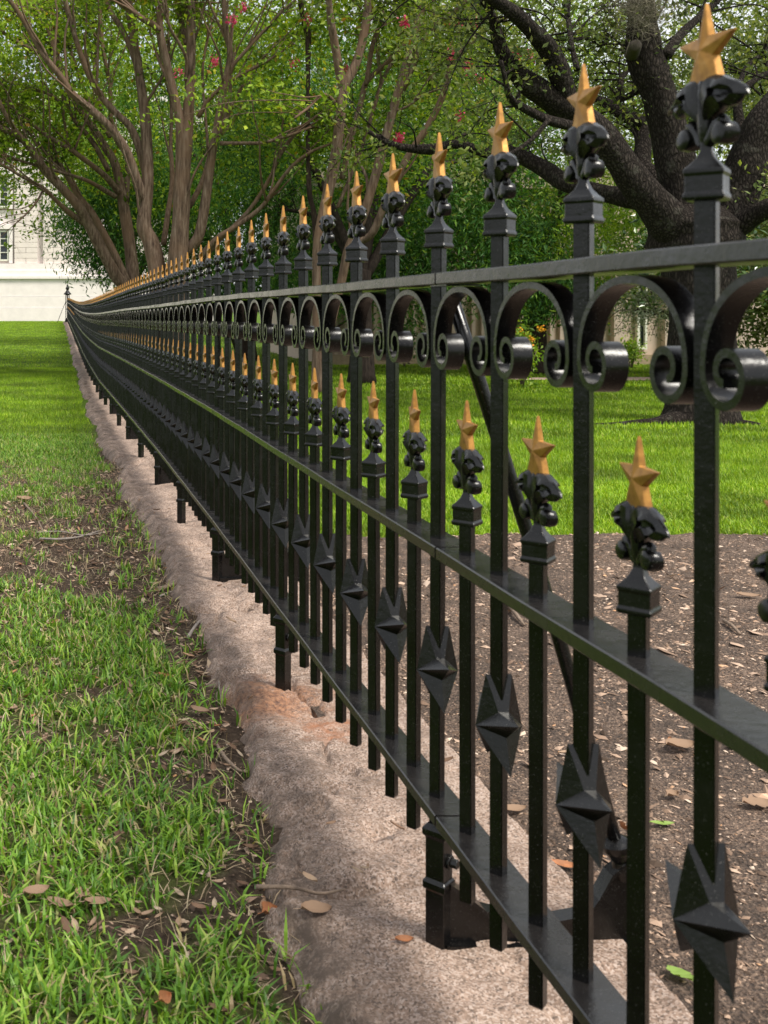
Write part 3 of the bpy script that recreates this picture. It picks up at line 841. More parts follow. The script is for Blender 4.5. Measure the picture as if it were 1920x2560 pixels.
# ------------------------------------------------------------------ white stone building at the far end
BY = 95.0; bz = float(lawn_z(0, BY))-0.05
wb = empty('stone_building', (-4, BY, bz), label='large pale stone building with banded plinth behind the lawn', cat='building')
def wpart(name, mat, boxes, par=wb, org=(-4, BY, bz), **k):
    bm = bmesh.new()
    for b in boxes: bx(bm, b[0]-org[0], b[1]-org[0], b[2]-org[1], b[3]-org[1], b[4], b[5])
    return link(name, mesh_bm(name, bm, mat), par, **k)
X0, X1 = -34, 14
yF = BY
for (z0, z1, st) in ((0, 1.22, 0.0), (1.24, 2.18, .05), (2.20, 3.72, .10)):
    wpart('plinth_course', WHITESTONE, [(X0, X1, yF+st, yF+1.5, z0, z1)])
wpart('plinth_ledge', WHITESTONE, [(X0, X1, yF-.10, yF+1.5, 3.723, 3.95)])
wpart('plinth_course', WHITESTONE, [(X0, X1, yF+.18, yF+1.5, 3.953, 4.45)])
wpart('plinth_course', WHITESTONE, [(X0, X1, yF+.30, yF+1.5, 4.453, 5.05)])
wpart('wall', WHITESTONE, [(X0, X1, yF+.95, yF+14, 5.053, 19.0)])
wpart('cornice', WHITESTONE, [(X0-.4, X1+.4, yF+.1, yF+14.4, 19.003, 20.0)])
# window bays every 6.2 m, dressed blocks between them
bayc = [-4.9 + 9.6*k for k in range(-3, 2)]
BLK = {}
def blk(wd, hh):
    key = (round(wd, 2), round(hh, 2))
    if key not in BLK:
        bm = bmesh.new(); bx(bm, 0, key[0]-.02, -.45, .0, 0, key[1]-.02)
        bmesh.ops.bevel(bm, geom=bm.edges[:], offset=0.015, segments=1, affect='EDGES'); BLK[key] = mesh_bm('stone_block', bm, ASHLAR)
    return BLK[key]
for c in bayc:
    near = -12 < c < 5
    for (a, b_, dep, k0) in ((c+1.25, c+3.28, yF+.92, 1), (c+3.74, c+8.3, yF+.92, 4)):
        z = 5.06; r_i = 0
        while z < 18.9:
            nw = k0 if r_i % 2 else k0+1
            wd = (b_-a)/nw
            for q_ in range(nw):
                if near and z < 13: link('stone_block', blk(wd, .46), wb, (a+q_*wd+4, dep-BY, z))
            z += .46; r_i += 1
            if not near or z > 13: break
        if z < 18.9: wpart('wall_facing', ASHLAR, [(a, b_-.02, yF+.47, dep, z, 18.95)])
    for zc in (6.55, 11.2, 15.6):
        if zc > 13 and not near: continue
        fr = wpart('window_frame', FRAME, [(c-.75, c+.75, yF+.62, yF+.93, zc-1.25, zc-1.13), (c-.75, c+.75, yF+.62, yF+.93, zc+1.25, zc+1.37),
                  (c-.75, c-.63, yF+.62, yF+.93, zc-1.127, zc+1.247), (c+.63, c+.75, yF+.62, yF+.93, zc-1.127, zc+1.247),
                  (c-.04, c+.04, yF+.66, yF+.93, zc-1.127, zc+1.247)] + [(c+xx0, c+xx1, yF+.68, yF+.93, zz, zz+.06) for zz in (zc-.55, zc+.05, zc+.65) for xx0, xx1 in ((-.627, -.043), (.043, .627))])
        for sx_ in (-1, 1):
            for zz in (zc-1.12, zc-.487, zc+.113, zc+.713):
                link('pane', None, fr) if False else wpart('pane', GLASS, [(c+(.045 if sx_ > 0 else -.625), c+(.625 if sx_ > 0 else -.045), yF+.80, yF+.84, zz, zz+.53)], par=fr)
        wpart('window_surround', WHITESTONE, [(c-1.1, c-.78, yF+.5, yF+.95, zc-1.45, zc+1.5), (c+.78, c+1.1, yF+.5, yF+.95, zc-1.45, zc+1.5), (c-1.1, c+1.1, yF+.42, yF+.95, zc+1.503, zc+1.85)])

# low beige building behind the trees on the right
RY = 33.5; rz_ = float(lawn_z(15, RY))-0.03
rb = empty('beige_building', (15, RY, rz_), label='low beige building with ribbed wall seen under the trees', cat='building')
def rpart(name, mat, boxes, par=rb, **k): return wpart(name, mat, boxes, par, (15, RY, rz_), **k)
rpart('wall', BEIGE, [(8.2, 44, RY+.25, RY+10, .0, 5.4)])
rpart('plinth', TANWOOD, [(8.1, 44, RY, RY+.247, 0, .35)])
rpart('parapet', BEIGE, [(8.0, 44.2, RY-.15, RY+10.1, 5.403, 6.0)])
bm = bmesh.new(); bx(bm, 0, .10, 0, .12, 0, 4.9); RIB = mesh_bm('wall_rib', bm, BEIGE)
for i in range(26): link('wall_rib', RIB, rb, (8.5+i*.30-15, .127, .353))
for xw in (17.75, 25.9, 29.6, 33.3):
    fr = rpart('window_frame', FRAME, [(xw, xw+.08, RY+.1, RY+.25, .5, 3.3), (xw+.24, xw+.30, RY+.1, RY+.25, .5, 3.3), (xw+.083, xw+.237, RY+.1, RY+.25, .5, .58), (xw+.083, xw+.237, RY+.1, RY+.25, 3.22, 3.3), (xw+.083, xw+.237, RY+.12, RY+.25, 1.9, 1.96)])
    rpart('pane', GLASS, [(xw+.085, xw+.235, RY+.2, RY+.24, .583, 1.897)], par=fr); rpart('pane', GLASS, [(xw+.085, xw+.235, RY+.2, RY+.24, 1.963, 3.217)], par=fr)
    rpart('pilaster', BEIGE, [(xw-.75, xw-.4, RY+.02, RY+.25, .353, 5.4), (xw+.8, xw+1.15, RY+.02, RY+.25, .353, 5.4)])

# ------------------------------------------------------------------ trees
def leafmesh(name, cen, nrm_bias, size, aspect, mat, droop=0.0, seed=1, jit=0.35, sizes=None):
    r = np.random.default_rng(seed); n = len(cen)
    d = r.normal(size=(n, 3)); d[:, 2] -= droop*1.6; d /= np.linalg.norm(d, axis=1)[:, None]
    nn = r.normal(size=(n, 3)); nn[:, 2] += nrm_bias; nn -= d*np.sum(nn*d, 1)[:, None]; nn /= np.linalg.norm(nn, axis=1)[:, None]+1e-9
    s = np.cross(d, nn); L = size*(1+jit*r.normal(size=n).clip(-1.5, 1.8))
    if sizes is not None: L = L*sizes
    W = L*aspect*0.5
    b = cen - d*L[:, None]*0.5
    V = np.stack([b, b + d*(L*.45)[:, None] + s*W[:, None] + nn*(W*.35)[:, None], b + d*L[:, None], b + d*(L*.45)[:, None] - s*W[:, None] + nn*(W*.35)[:, None]], 1).reshape(-1, 3)
    k = np.arange(n)*4
    F_ = np.stack([k, k+1, k+2, k, k+2, k+3], 1).reshape(-1, 3)
    return mesh_np(name, V, F_, mat)

def limb_pts(spec, Z0, Z1, conv, k=5):
    """spec [(x,y,w)] in a zoom's pixels; conv maps to photo pixels; depth runs from Z0 to Z1"""
    P = []; W = []
    n = len(spec)
    for i, (x, y, w_) in enumerate(spec):
        X, Y, sc_ = conv(x, y); Z = Z0 + (Z1-Z0)*(i/(n-1))
        P.append(px(X, Y, Z)); W.append(w_/sc_/F*Z*0.5*(0.88 if Z > 19 else 1.0))
    path = catmull(P, k); rad = np.interp(np.linspace(0, n-1, len(path)), range(n), W)
    return path, rad
cL = lambda x, y: (x/2.765, y/2.765, 2.765)
cM = lambda x, y: (500+x/2.37, y/2.37, 2.37)
cR = lambda x, y: (1200+x/2.304, y/2.304, 2.304)
cS = lambda x, y: (x, y, 1.0)

def build_tree(name, base, limbs, bark, label, cat, twigs, leaf, extra=(), wob=0.1, trunk_name='trunk', group=None, sides=12):
    """limbs: list of (path, rad, leafy) in world space"""
    t = empty(name, tuple(base), label=label, cat=cat, group=group)
    b = np.array(base)
    for i, (p, r_, leafy) in enumerate(limbs):
        V, Q = tube(p-b, r_, sides, wob, i+3)
        link('trunk' if i == 0 else 'limb', mesh_np('limb', V, Q, bark, True), t)
    r = np.random.default_rng(twigs['seed'])
    # twigs from the leafy part of each limb
    A_ = Acc(); cl = []
    sec = []
    for p, rad, leafy in limbs:
        if not leafy or not twigs.get('sec'): continue
        for _ in range(twigs['sec']):
            m = len(p); i = int(r.uniform(.3, .85)*(m-1)); d = p[min(i+2, m-1)]-p[max(i-2, 0)]; d /= np.linalg.norm(d)+1e-9
            d = d + r.normal(size=3)*np.array([.42, .42, .15]); d[2] += .3; d /= np.linalg.norm(d)
            L = r.uniform(1.3, 3.0); r0 = min(rad[i]*.55, .035); pts = [p[i]]
            for q in range(5):
                d = d + r.normal(size=3)*.13; d[2] += .05; d /= np.linalg.norm(d); pts.append(pts[-1]+d*L/5)
            P = catmull(pts, 3); sr = np.linspace(r0, r0*.35, len(P)); sec.append((P, sr, .22))
            V, Q = tube(P-b, sr, 7, wob, i)
            link('branch', mesh_np('branch', V, Q, bark, True), t)
    for p, rad, leafy in list(limbs)+sec:
        if not leafy: continue
        m = len(p); cnt = int(twigs['per'] * np.linalg.norm(np.diff(p, axis=0), axis=1).sum() * leafy)
        for _ in range(cnt):
            f = r.uniform(twigs.get('from', .3), 1)**0.8; i = int(f*(m-1))
            d = p[min(i+1, m-1)]-p[max(i-1, 0)]; d = d/(np.linalg.norm(d)+1e-9)
            d = d*0.8 + r.normal(size=3)*np.array(twigs.get('spread', (.8, .8, .6))); d[2] += twigs.get('up', 0.2); d[1] = abs(d[1])+.25 if r.uniform() < twigs.get('back', .5) else d[1]; d /= np.linalg.norm(d)
            L = r.uniform(*twigs['len'])
            e = p[i] + d*L; e2 = p[i] + d*L*.55 + r.normal(size=3)*L*.08; e[2] -= twigs.get('sag', .1)*L
            if e[2] < twigs.get('zmin', 2.0): continue
            P = catmull([p[i], e2, e], 4); r0 = min(rad[i]*.55, twigs['thick'])
            A_.add(tube(P, np.linspace(r0, r0*.3, len(P)), 5, 0, 1))
            cl.append((e, twigs['clump']))
            for q in range(twigs.get('sub', 2)):
                s0 = P[r.integers(3, len(P))]; s1 = s0 + (d*.4 + r.normal(size=3)*.7)*L*.42
                A_.add(tube(np.array([s0, (s0+s1)/2+r.normal(size=3)*.03, s1]), [r0*.35, r0*.28, r0*.18], 4, 0, 1)); cl.append((s1, twigs['clump']*.8))
    for c, rad_, cnt in extra:   # free clumps filling an ellipsoid
        c = np.array(c); rad_ = np.array(rad_)
        got = 0
        while got < cnt:
            v = r.normal(size=3); v /= np.linalg.norm(v); v *= r.uniform(0.35, 1)**.5
            pnt = c + v*rad_
            if noise.noise(Vector(pnt*0.55)) < -0.16: continue
            cl.append((pnt, twigs.get('xclump', twigs['clump']*1.25))); got += 1
    if A_.n:
        o = link('twigs', A_.mesh('twigs', bark), t, tuple(-b)); o['kind'] = 'stuff'
    if cl:
        ctr = np.array([c for c, _ in cl]); sp = np.array([s for _, s in cl])
        per = leaf['per']; idx = np.repeat(np.arange(len(ctr)), per)
        off = r.normal(size=(len(idx), 3))*sp[idx][:, None]*np.array([1, 1, .7])
        cen = ctr[idx] + off - b
        keep = cen[:, 2]+b[2] > leaf.get('zmin', 1.0) + .35*np.sin(cen[:, 0]*1.7+2)*np.sin(cen[:, 0]*.6)
        o = link('crown', leafmesh('crown', cen[keep], leaf.get('nb', .8), leaf['size'], leaf['aspect'], leaf['mat'], leaf.get('droop', .1), twigs['seed']), t)
    return t, ctr if cl else None

def clampbase(x, y): return (x, y, float(lawn_z(x, y))-0.03)

# crape myrtle with the two upright stems (P2+P3)
ZA = 24.0
gA = px(425, 0, ZA); bA = clampbase(gA[0], ZA)
rootpx = VY + (EYE-bA[2])/ZA*F
LA = [
 ([(430*2.765, rootpx*2.765, 200), (1215, 2050, 180), (1230, 1790, 165), (1250, 1500, 140), (1262, 1200, 125), (1290, 900, 105), (1310, 650, 85), (1320, 400, 75), (1320, 100, 70), (1325, -120, 55), (1340, -500, 30)], 24, 23.6),
 ([(1240, 1500, 90), (1248, 1150, 85), (1245, 850, 75), (1195, 620, 68), (1140, 380, 62), (1103, 200, 58), (1112, 60, 50), (1120, -80, 42), (1060, -400, 25)], 23.9, 23.4),
 ([(1103, 210, 52), (1050, 165, 50), (1000, 140, 45), (930, 90, 42), (820, 20, 35), (760, -60, 30), (650, -300, 20)], 23.5, 22.8),
 ([(1260, 1760, 80), (1330, 1700, 90), (1385, 1590, 85), (1440, 1250, 70), (1480, 980, 65), (1550, 600, 55), (1592, 380, 50), (1562, 200, 45), (1550, -40, 40), (1600, -400, 22)], 24, 23.0),
 ([(1310, 1430, 45), (1400, 1250, 45), (1470, 1020, 42), (1560, 820, 34), (1700, 560, 28), (1900, 300, 22)], 24.2, 25.5),
 ([(415*2.765, rootpx*2.765, 160), (1100, 2050, 160), (1085, 1860, 150), (1045, 1680, 130), (995, 1560, 118), (1018, 1350, 100), (1020, 1100, 92), (1000, 800, 80), (960, 500, 74), (920, 250, 68), (890, 20, 62), (880, -150, 50), (860, -500, 25)], 24.2, 24.6),
 ([(1010, 1420, 80), (960, 1290, 75), (880, 1060, 72), (760, 880, 66), (620, 750, 62), (500, 650, 58), (420, 530, 54), (300, 380, 50), (200, 200, 46), (110, 60, 38), (0, -80, 30)], 24.4, 23.2),
 ([(1012, 1200, 75), (970, 1040, 70), (900, 880, 58), (790, 770, 54), (690, 650, 52), (600, 480, 48), (540, 320, 44), (490, 150, 42), (450, 0, 36), (420, -200, 25)], 24.6, 24.0),
 ([(965, 520, 55), (905, 330, 50), (830, 180, 44), (760, 70, 38), (730, -60, 32), (700, -300, 20)], 24.4, 25.0),
 ([(1370, 810, 38), (1450, 680, 34), (1560, 590, 30), (1680, 510, 28), (1850, 420, 20), (1960, 350, 14)], 23.8, 23.0),
 ([(1290, 300, 50), (1260, 180, 45), (1220, 20, 40), (1200, -100, 34), (1150, -400, 20)], 23.8, 24.8),
 ([(1280, 560, 30), (1290, 420, 28), (1250, 320, 26), (1180, 200, 24), (1130, 40, 22), (1100, -100, 18)], 23.7, 22.8),
 ([(1380, 1780, 55), (1500, 1650, 48), (1640, 1560, 40), (1800, 1440, 36), (1890, 1320, 34), (2010, 1160, 30), (2150, 1050, 26), (2300, 990, 18)], 24, 22.5),
 ([(1400, 1850, 45), (1480, 1700, 40), (1700, 1480, 32), (1850, 1260, 30), (1960, 1030, 28), (2080, 900, 26), (2320, 865, 20)], 24.2, 23),
 ([(1130, 1690, 50), (1160, 1480, 42), (1190, 1250, 40), (1180, 1000, 32), (1185, 760, 28), (1170, 400, 24), (1160, 0, 20)], 24.6, 26),
 ([(1520, 990, 34), (1700, 990, 30), (1830, 985, 28), (2020, 930, 24), (2150, 880, 18)], 23.4, 22.6),
 ([(1510, 940, 34), (1570, 780, 30), (1590, 640, 30), (1600, 480, 30), (1700, 350, 28), (1900, 130, 24), (2040, 0, 20)], 23.3, 22.3),
 ([(1440, 1050, 24), (1420, 800, 22), (1400, 500, 22), (1440, 250, 20), (1520, 0, 18)], 24.3, 25.5),
]
limbsA = [(*limb_pts(s, a, b, cL), 1.0) for s, a, b in LA]
TWc = dict(sec=4, per=2.0, back=.93, len=(.5, 1.9), thick=.013, clump=.23, seed=21, spread=(.8, .9, .6), up=.2, sag=.15, zmin=3.2, sub=3); TWc['from'] = .74
LFc = dict(per=24, size=.112, aspect=.52, mat=CRAPELEAF, nb=.9, droop=.1, zmin=2.8)
tA, clA = build_tree('crape_myrtle_tree', bA, limbsA, CRAPEBARK, 'many-stemmed crape myrtle with two thick upright trunks behind the fence', 'tree', TWc, LFc,
                extra=[((3.0, 28.2, 7.4), (4.4, 1.8, 4.0), 460)], wob=.06)
# crape myrtle leaning left (P1)
ZB = 27.0
gB = px(322, 0, ZB); bB = clampbase(gB[0], ZB)
rootB = (VY + (EYE-bB[2])/ZB*F)*2.765
LB = [
 ([(895, rootB, 130), (875, 2050, 115), (800, 1905, 95), (700, 1720, 90), (600, 1530, 84), (540, 1425, 78), (430, 1300, 74), (290, 1150, 68), (200, 1010, 62), (100, 930, 52), (0, 880, 45), (-120, 800, 35), (-300, 640, 22)], 27, 25.5),
 ([(885, 2010, 80), (845, 1880, 72), (735, 1650, 62), (640, 1480, 58), (560, 1380, 56), (480, 1250, 40), (400, 1100, 30), (330, 900, 24)], 27, 27.5),
 ([(290, 1150, 50), (200, 1010, 45), (130, 930, 42), (60, 830, 38), (0, 720, 34), (-80, 600, 28), (-200, 420, 20)], 25.9, 25),
 ([(920, rootB, 120), (920, 1980, 110), (900, 1720, 95), (850, 1400, 84), (800, 1150, 70), (720, 1000, 60), (620, 850, 52), (545, 740, 46), (470, 560, 36), (400, 380, 28), (330, 180, 24), (250, -40, 20)], 27.2, 28),
 ([(750, 1180, 46), (640, 980, 42), (530, 850, 36), (480, 760, 30), (430, 640, 26), (380, 400, 22), (380, 100, 18)], 27.4, 28.5),
 ([(870, 1400, 50), (880, 1100, 44), (800, 960, 40), (765, 800, 36), (760, 600, 34), (720, 380, 32), (700, 200, 32), (680, -60, 28), (650, -300, 18)], 27.4, 28.6),
 ([(820, 1330, 55), (740, 1230, 48), (620, 1130, 42), (480, 1030, 38), (300, 920, 30), (100, 760, 25), (-60, 690, 20)], 27.3, 26),
 ([(800, 1360, 42), (680, 1290, 36), (580, 1240, 30), (400, 1185, 25), (200, 1130, 22), (0, 1060, 20), (-120, 1010, 16)], 27.2, 25.6),
 ([(580, 1540, 55), (480, 1470, 44), (380, 1380, 34), (300, 1300, 30), (150, 1220, 25), (0, 1130, 22), (-150, 1060, 16)], 26.6, 25),
 ([(470, 1010, 28), (445, 840, 25), (410, 700, 25), (250, 620, 25), (100, 580, 22), (-60, 530, 20)], 27.4, 26.4),
 ([(440, 560, 35), (380, 380, 30), (330, 200, 28), (250, 60, 26), (170, -60, 22)], 27.5, 28),
 ([(300, 380, 40), (150, 310, 34), (60, 250, 30), (-30, 190, 26), (-160, 90, 20)], 26.6, 25.5),
 ([(760, 950, 34), (650, 780, 30), (560, 560, 28), (470, 300, 26), (360, 60, 22), (330, -60, 18)], 27.6, 29),
 ([(700, 760, 26), (650, 560, 24), (660, 300, 22), (620, 0, 20)], 28, 29.5),
 ([(300, 1310, 20), (250, 1400, 17), (170, 1490, 14), (90, 1560, 10)], 26, 25.2),
]
limbsB = [(*limb_pts(s, a, b, cL), 1.0) for s, a, b in LB]
TWb = dict(TWc); TWb.update(seed=33, per=3.2, zmin=2.4)
tB, clB = build_tree('crape_myrtle_tree', bB, limbsB, CRAPEBARK, 'crape myrtle with slender stems leaning far left above the fence', 'tree', TWb, LFc,
                extra=[((0.6, 31.5, 8.2), (3.8, 1.6, 3.6), 320), ((-.4, 28, 5.4), (1.7, 1.6, 1.9), 70)], wob=.06)
# crape myrtle on the lawn in mid picture (C)
ZC = 22.0
gC = px(795, 0, ZC); bC = clampbase(gC[0], ZC)
rootC = (VY + (EYE-bC[2])/ZC*F)*2.37; bxc = (795-500)*2.37
LC = [
 ([(bxc, rootC, 90), (bxc-5, 2050, 62), (690, 1660, 58), (695, 1450, 60), (745, 1200, 70), (800, 950, 74), (830, 700, 72), (853, 520, 68), (930, 360, 58), (985, 120, 58), (1000, -80, 48), (1040, -400, 25)], 22, 21.8),
 ([(845, 540, 60), (805, 300, 54), (775, 120, 48), (755, -40, 42), (700, -300, 25)], 21.9, 21.2),
 ([(bxc+14, rootC, 70), (bxc+60, 2000, 55), (840, 1660, 56), (880, 1470, 58), (960, 1300, 60), (1050, 1000, 60), (1130, 700, 60), (1210, 420, 58), (1290, 150, 56), (1330, -80, 46), (1370, -350, 25)], 22, 21.2),
 ([(1195, 540, 48), (1310, 280, 48), (1400, 150, 44), (1500, 75, 40), (1610, -30, 34), (1800, -160, 24)], 21.5, 20.6),
 ([(890, 1450, 48), (960, 1425, 48), (1025, 1375, 50), (1100, 1200, 50), (1230, 930, 46), (1360, 730, 44), (1440, 560, 42), (1480, 400, 40), (1570, 290, 38), (1690, 180, 34), (1860, 80, 24)], 21.8, 20.4),
 ([(840, 1060, 36), (900, 800, 40), (955, 600, 40), (990, 480, 36), (1100, 380, 34), (1200, 270, 34), (1290, 200, 26), (1400, 100, 18)], 22.2, 23),
 ([(815, 1230, 26), (950, 900, 26), (1030, 640, 26), (1080, 480, 26), (1160, 330, 24), (1230, 200, 18)], 22.2, 23.5),
 ([(985, 500, 32), (1030, 240, 30), (1100, 130, 30), (1180, 50, 28), (1270, -40, 24)], 22.4, 23.6),
 ([(835, 650, 26), (740, 560, 22), (640, 640, 18), (560, 700, 14)], 22, 21.4),
 ([(1150, 660, 20), (1230, 630, 18), (1330, 560, 16), (1450, 520, 12)], 21.5, 21),
]
limbsC = [(*limb_pts(s, a, b, cM), 1.0) for s, a, b in LC]
TWC = dict(TWc); TWC.update(sec=2, seed=44, per=3.0, zmin=3.6)
TWC['from'] = .72
tC, clC = build_tree('crape_myrtle_tree', bC, limbsC, CRAPEBARK, 'smooth-barked crape myrtle on the lawn forking in a wide V in mid picture', 'tree', TWC, LFc,
                extra=[((7.0, 24.6, 6.8), (3.2, 1.8, 3.2), 330)], wob=.06)
# pink blossom of the crape myrtles
cr2 = lambda x, y: (960+x/1.728, y/1.728)
cr1 = lambda x, y: (x/1.728, y/1.728)
spots = [cr2(*p) for p in ((90, 95), (395, 100), (300, 240), (360, 285), (495, 210), (560, 235), (580, 240), (630, 238), (545, 315), (415, 340), (325, 510), (65, 600), (60, 610))] + [cr1(*p) for p in ((1050, 40), (1000, 85), (770, 310), (930, 265), (1330, 90))]
spots += [(500+x/2.37, y/2.37) for x, y in ((1215, 130), (1520, 140), (1495, 330), (1590, 390), (1535, 700), (1185, 825), (255, 45), (195, 120), (85, 370), (550, 375), (860, 405))]
fl = []
r = np.random.default_rng(5)
for (x, y) in spots:
    Z = 20.2 if x > 900 else 22.4
    c = px(x, y, Z); fl.append(c + r.normal(size=(42, 3))*np.array([.045, .045, .055]))
fl = np.concatenate(fl)
o = link('blossom', leafmesh('blossom', fl-np.array(bC), 0, .045, .8, PINK, 0, 9), tC)

# live oak on the right
ZO = 15.9
gO = px(1752, 0, ZO); bO = clampbase(gO[0], ZO)
rootO = VY + (EYE-bO[2])/ZO*F
trunk_o = limb_pts([(1752, rootO+4, 185), (1752, rootO-40, 160), (1752, 880, 152), (1750, 760, 150), (1745, 670, 168), (1738, 605, 215), (1735, 560, 215), (1738, 520, 150)], 15.9, 15.9, cS)
LO = [
 ([(1235, 1420, 250), (1160, 1350, 245), (1050, 1230, 215), (900, 1060, 185), (790, 900, 170), (650, 730, 158), (480, 615, 160), (340, 520, 145), (230, 440, 115), (140, 330, 85), (95, 180, 62), (60, 60, 45), (0, -100, 30)], 15.9, 14.6, .6),
 ([(510, 600, 120), (455, 420, 118), (390, 280, 108), (300, 175, 96), (190, 70, 84), (80, 0, 70), (-40, -80, 55), (-200, -200, 35)], 15.2, 13.8, .8),
 ([(1240, 1420, 250), (1190, 1250, 225), (1150, 1050, 212), (1105, 850, 200), (1065, 660, 190), (1010, 480, 195), (955, 340, 195), (935, 200, 170), (930, 60, 150), (930, -80, 130), (980, -400, 70)], 15.9, 15.6, .7),
 ([(1170, 1260, 120), (1090, 1130, 110), (1000, 1020, 108), (935, 950, 98), (940, 820, 92), (905, 710, 78), (800, 640, 74), (720, 590, 60), (640, 565, 45), (540, 520, 30)], 16.2, 18, .8),
 ([(905, 710, 50), (985, 645, 55), (1040, 560, 46), (1090, 440, 30)], 17, 18, .8),
 ([(1310, 1420, 220), (1420, 1290, 225), (1510, 1030, 215), (1570, 830, 198), (1660, 660, 178), (1800, 500, 150), (1980, 360, 100), (2200, 240, 60)], 15.9, 15.2, .6),
 ([(1430, 1360, 120), (1560, 1250, 120), (1680, 1190, 105), (1850, 1120, 90), (2100, 1050, 60)], 15.7, 14.6, .5),
 ([(930, 1150, 130), (820, 1130, 115), (700, 1110, 102), (500, 1060, 100), (380, 980, 94), (200, 890, 82), (50, 885, 62), (-130, 830, 50), (-290, 860, 62), (-480, 840, 42), (-640, 760, 26)], 16.3, 18.6, .6),
 ([(1070, 320, 64), (1150, 205, 52), (1250, 110, 44), (1350, 20, 36), (1450, -80, 28)], 15.6, 16.4, 1),
 ([(525, 725, 62), (390, 690, 55), (250, 620, 45), (175, 565, 38), (150, 480, 30), (120, 350, 22)], 15.0, 14.4, 1),
 ([(395, 690, 30), (300, 800, 25), (200, 870, 20), (120, 900, 14)], 14.8, 14.4, 1),
 ([(990, 480, 30), (900, 530, 34), (800, 570, 34), (815, 460, 30), (840, 420, 26), (900, 340, 18)], 15.8, 16.6, 1),
 ([(560, 400, 34), (530, 270, 30), (510, 120, 30), (490, -40, 28), (480, -200, 18)], 15.1, 16.4, 1),
 ([(535, 285, 28), (450, 275, 25), (400, 215, 20), (330, 150, 14)], 15.2, 15.8, 1),
 ([(1500, 760, 60), (1490, 560, 44), (1600, 450, 34), (1720, 400, 28), (1900, 330, 20)], 16.2, 17, 1),
 ([(1480, 520, 30), (1540, 380, 26), (1640, 300, 22), (1700, 180, 18)], 16.4, 17.4, 1),
 ([(540, 230, 24), (620, 220, 22), (700, 255, 18), (760, 220, 12)], 15.8, 16.6, 1),
]
limbsO = [(*trunk_o, 0)] + [(*limb_pts(s, a, b, cR), lf) for s, a, b, lf in LO]
TWo = dict(per=5.0, back=.85, len=(.4, 1.5), thick=.018, clump=.20, seed=55, spread=(.9, .9, .7), up=.15, sag=.1, zmin=2.9, sub=3, xclump=.28); TWo['from'] = .28
LFo = dict(per=24, size=.078, aspect=.5, mat=OAKLEAF, nb=.7, droop=.0, zmin=2.7)
tO, clO = build_tree('live_oak_tree', bO, limbsO, OAKBARK, 'big live oak with dark furrowed bark and heavy twisting limbs on the right lawn', 'tree', TWo, LFo,
                extra=[((10, 19.5, 6.4), (4.2, 1.8, 2.6), 420), ((9.5, 15.5, 8.4), (4.6, 3.0, 1.4), 90), ((12.5, 18, 6), (2.4, 2.6, 2.6), 200)], wob=.07, sides=16)
# surface roots and cut knot
for spec in ([(1700, rootO-12, 44), (1640, rootO-6, 24), (1560, rootO-9, 14), (1480, rootO-4, 9)], [(1800, rootO-10, 40), (1850, rootO+2, 20), (1900, rootO+6, 10)]):
    p, r_ = limb_pts(spec, 15.7, 15.4, cS)
    p[:, 2] = lawn_z(p[:, 0], p[:, 1]) + r_*0.35
    V, Q = tube(p-np.array(bO), r_, 10, .15, 4); link('root', mesh_np('root', V, Q, OAKBARK, True), tO)
kp = px(*cR(893, 262)[:2], 15.35) - np.array(bO)
V, Q = tube([kp + np.array([.10, .28, -.06]), kp, kp + np.array([-.005, -.03, 0])], [.10, .085, .078], 14, .05, 2)
link('cut_knot', mesh_np('cut_knot', V, Q, CUTWOOD, True), tO)
# ball moss on the main limb
mc = px(*cR(930, 50)[:2], 15.2); r = np.random.default_rng(8)
n = 1300; base_ = mc + r.normal(size=(n, 3))*np.array([.20, .16, .17]); dr = r.normal(size=(n, 3)); dr /= np.linalg.norm(dr, axis=1)[:, None]
Ls = r.uniform(.14, .34, n)[:, None]; sd_ = np.cross(dr, r.normal(size=(n, 3))); sd_ /= np.linalg.norm(sd_, axis=1)[:, None]
V = np.stack([base_-sd_*.003, base_+sd_*.003, base_+dr*Ls+np.array([0, 0, -.04])], 1).reshape(-1, 3)
o = link('ball_moss', mesh_np('ball_moss', V-np.array(bO), np.arange(n*3).reshape(-1, 3), MOSS), tO); o['kind'] = 'stuff'

def simple_tree(name, x, y, h, rad, cc, n, mat, label, leaf, trunk_r=.25, bark=DARKBARK, lean=0, seed=1, droop=.1, nb=.6, xclump=.42, per=30, zmin=1.9, aspect=.35, tw=3, group=None, limbs_n=7, fork=2.6, more=()):
    b = clampbase(x, y); r = np.random.default_rng(seed)
    P = [np.array(b), np.array(b)+[lean*.2, 0, fork*.5], np.array(b)+[lean*.5, 0, fork]]
    tr = catmull(P, 5); lim = [(tr, np.linspace(trunk_r*1.15, trunk_r*.85, len(tr)), 0)]
    lim[0][1][:3] *= np.array([1.35, 1.15, 1.05])
    c = np.array(cc)
    for i in range(limbs_n):
        a = i/limbs_n*6.283 + r.uniform(-.4, .4); e = c + np.array([math.cos(a)*rad[0]*.75, math.sin(a)*rad[1]*.75, r.uniform(-.35, .6)*rad[2]])
        m1 = P[2]*.55+e*.45 + np.array([0, 0, rad[2]*.18]) + r.normal(size=3)*.2
        p = catmull([P[2]-[0, 0, .25], m1, e], 7); lim.append((p, np.linspace(trunk_r*.55, .03, len(p)), .6))
    T = dict(per=tw, len=(.6, 1.8), thick=.02, clump=xclump, seed=seed, spread=(.8, .8, .6), up=0, sag=.25, zmin=zmin, sub=1, xclump=xclump)
    Lf = dict(per=per, size=leaf, aspect=aspect, mat=mat, nb=nb, droop=droop, zmin=zmin-.3)
    return build_tree(name, b, lim, bark, label, 'tree', T, Lf, extra=[(cc, rad, n)] + list(more), wob=.07, sides=10, group=group)

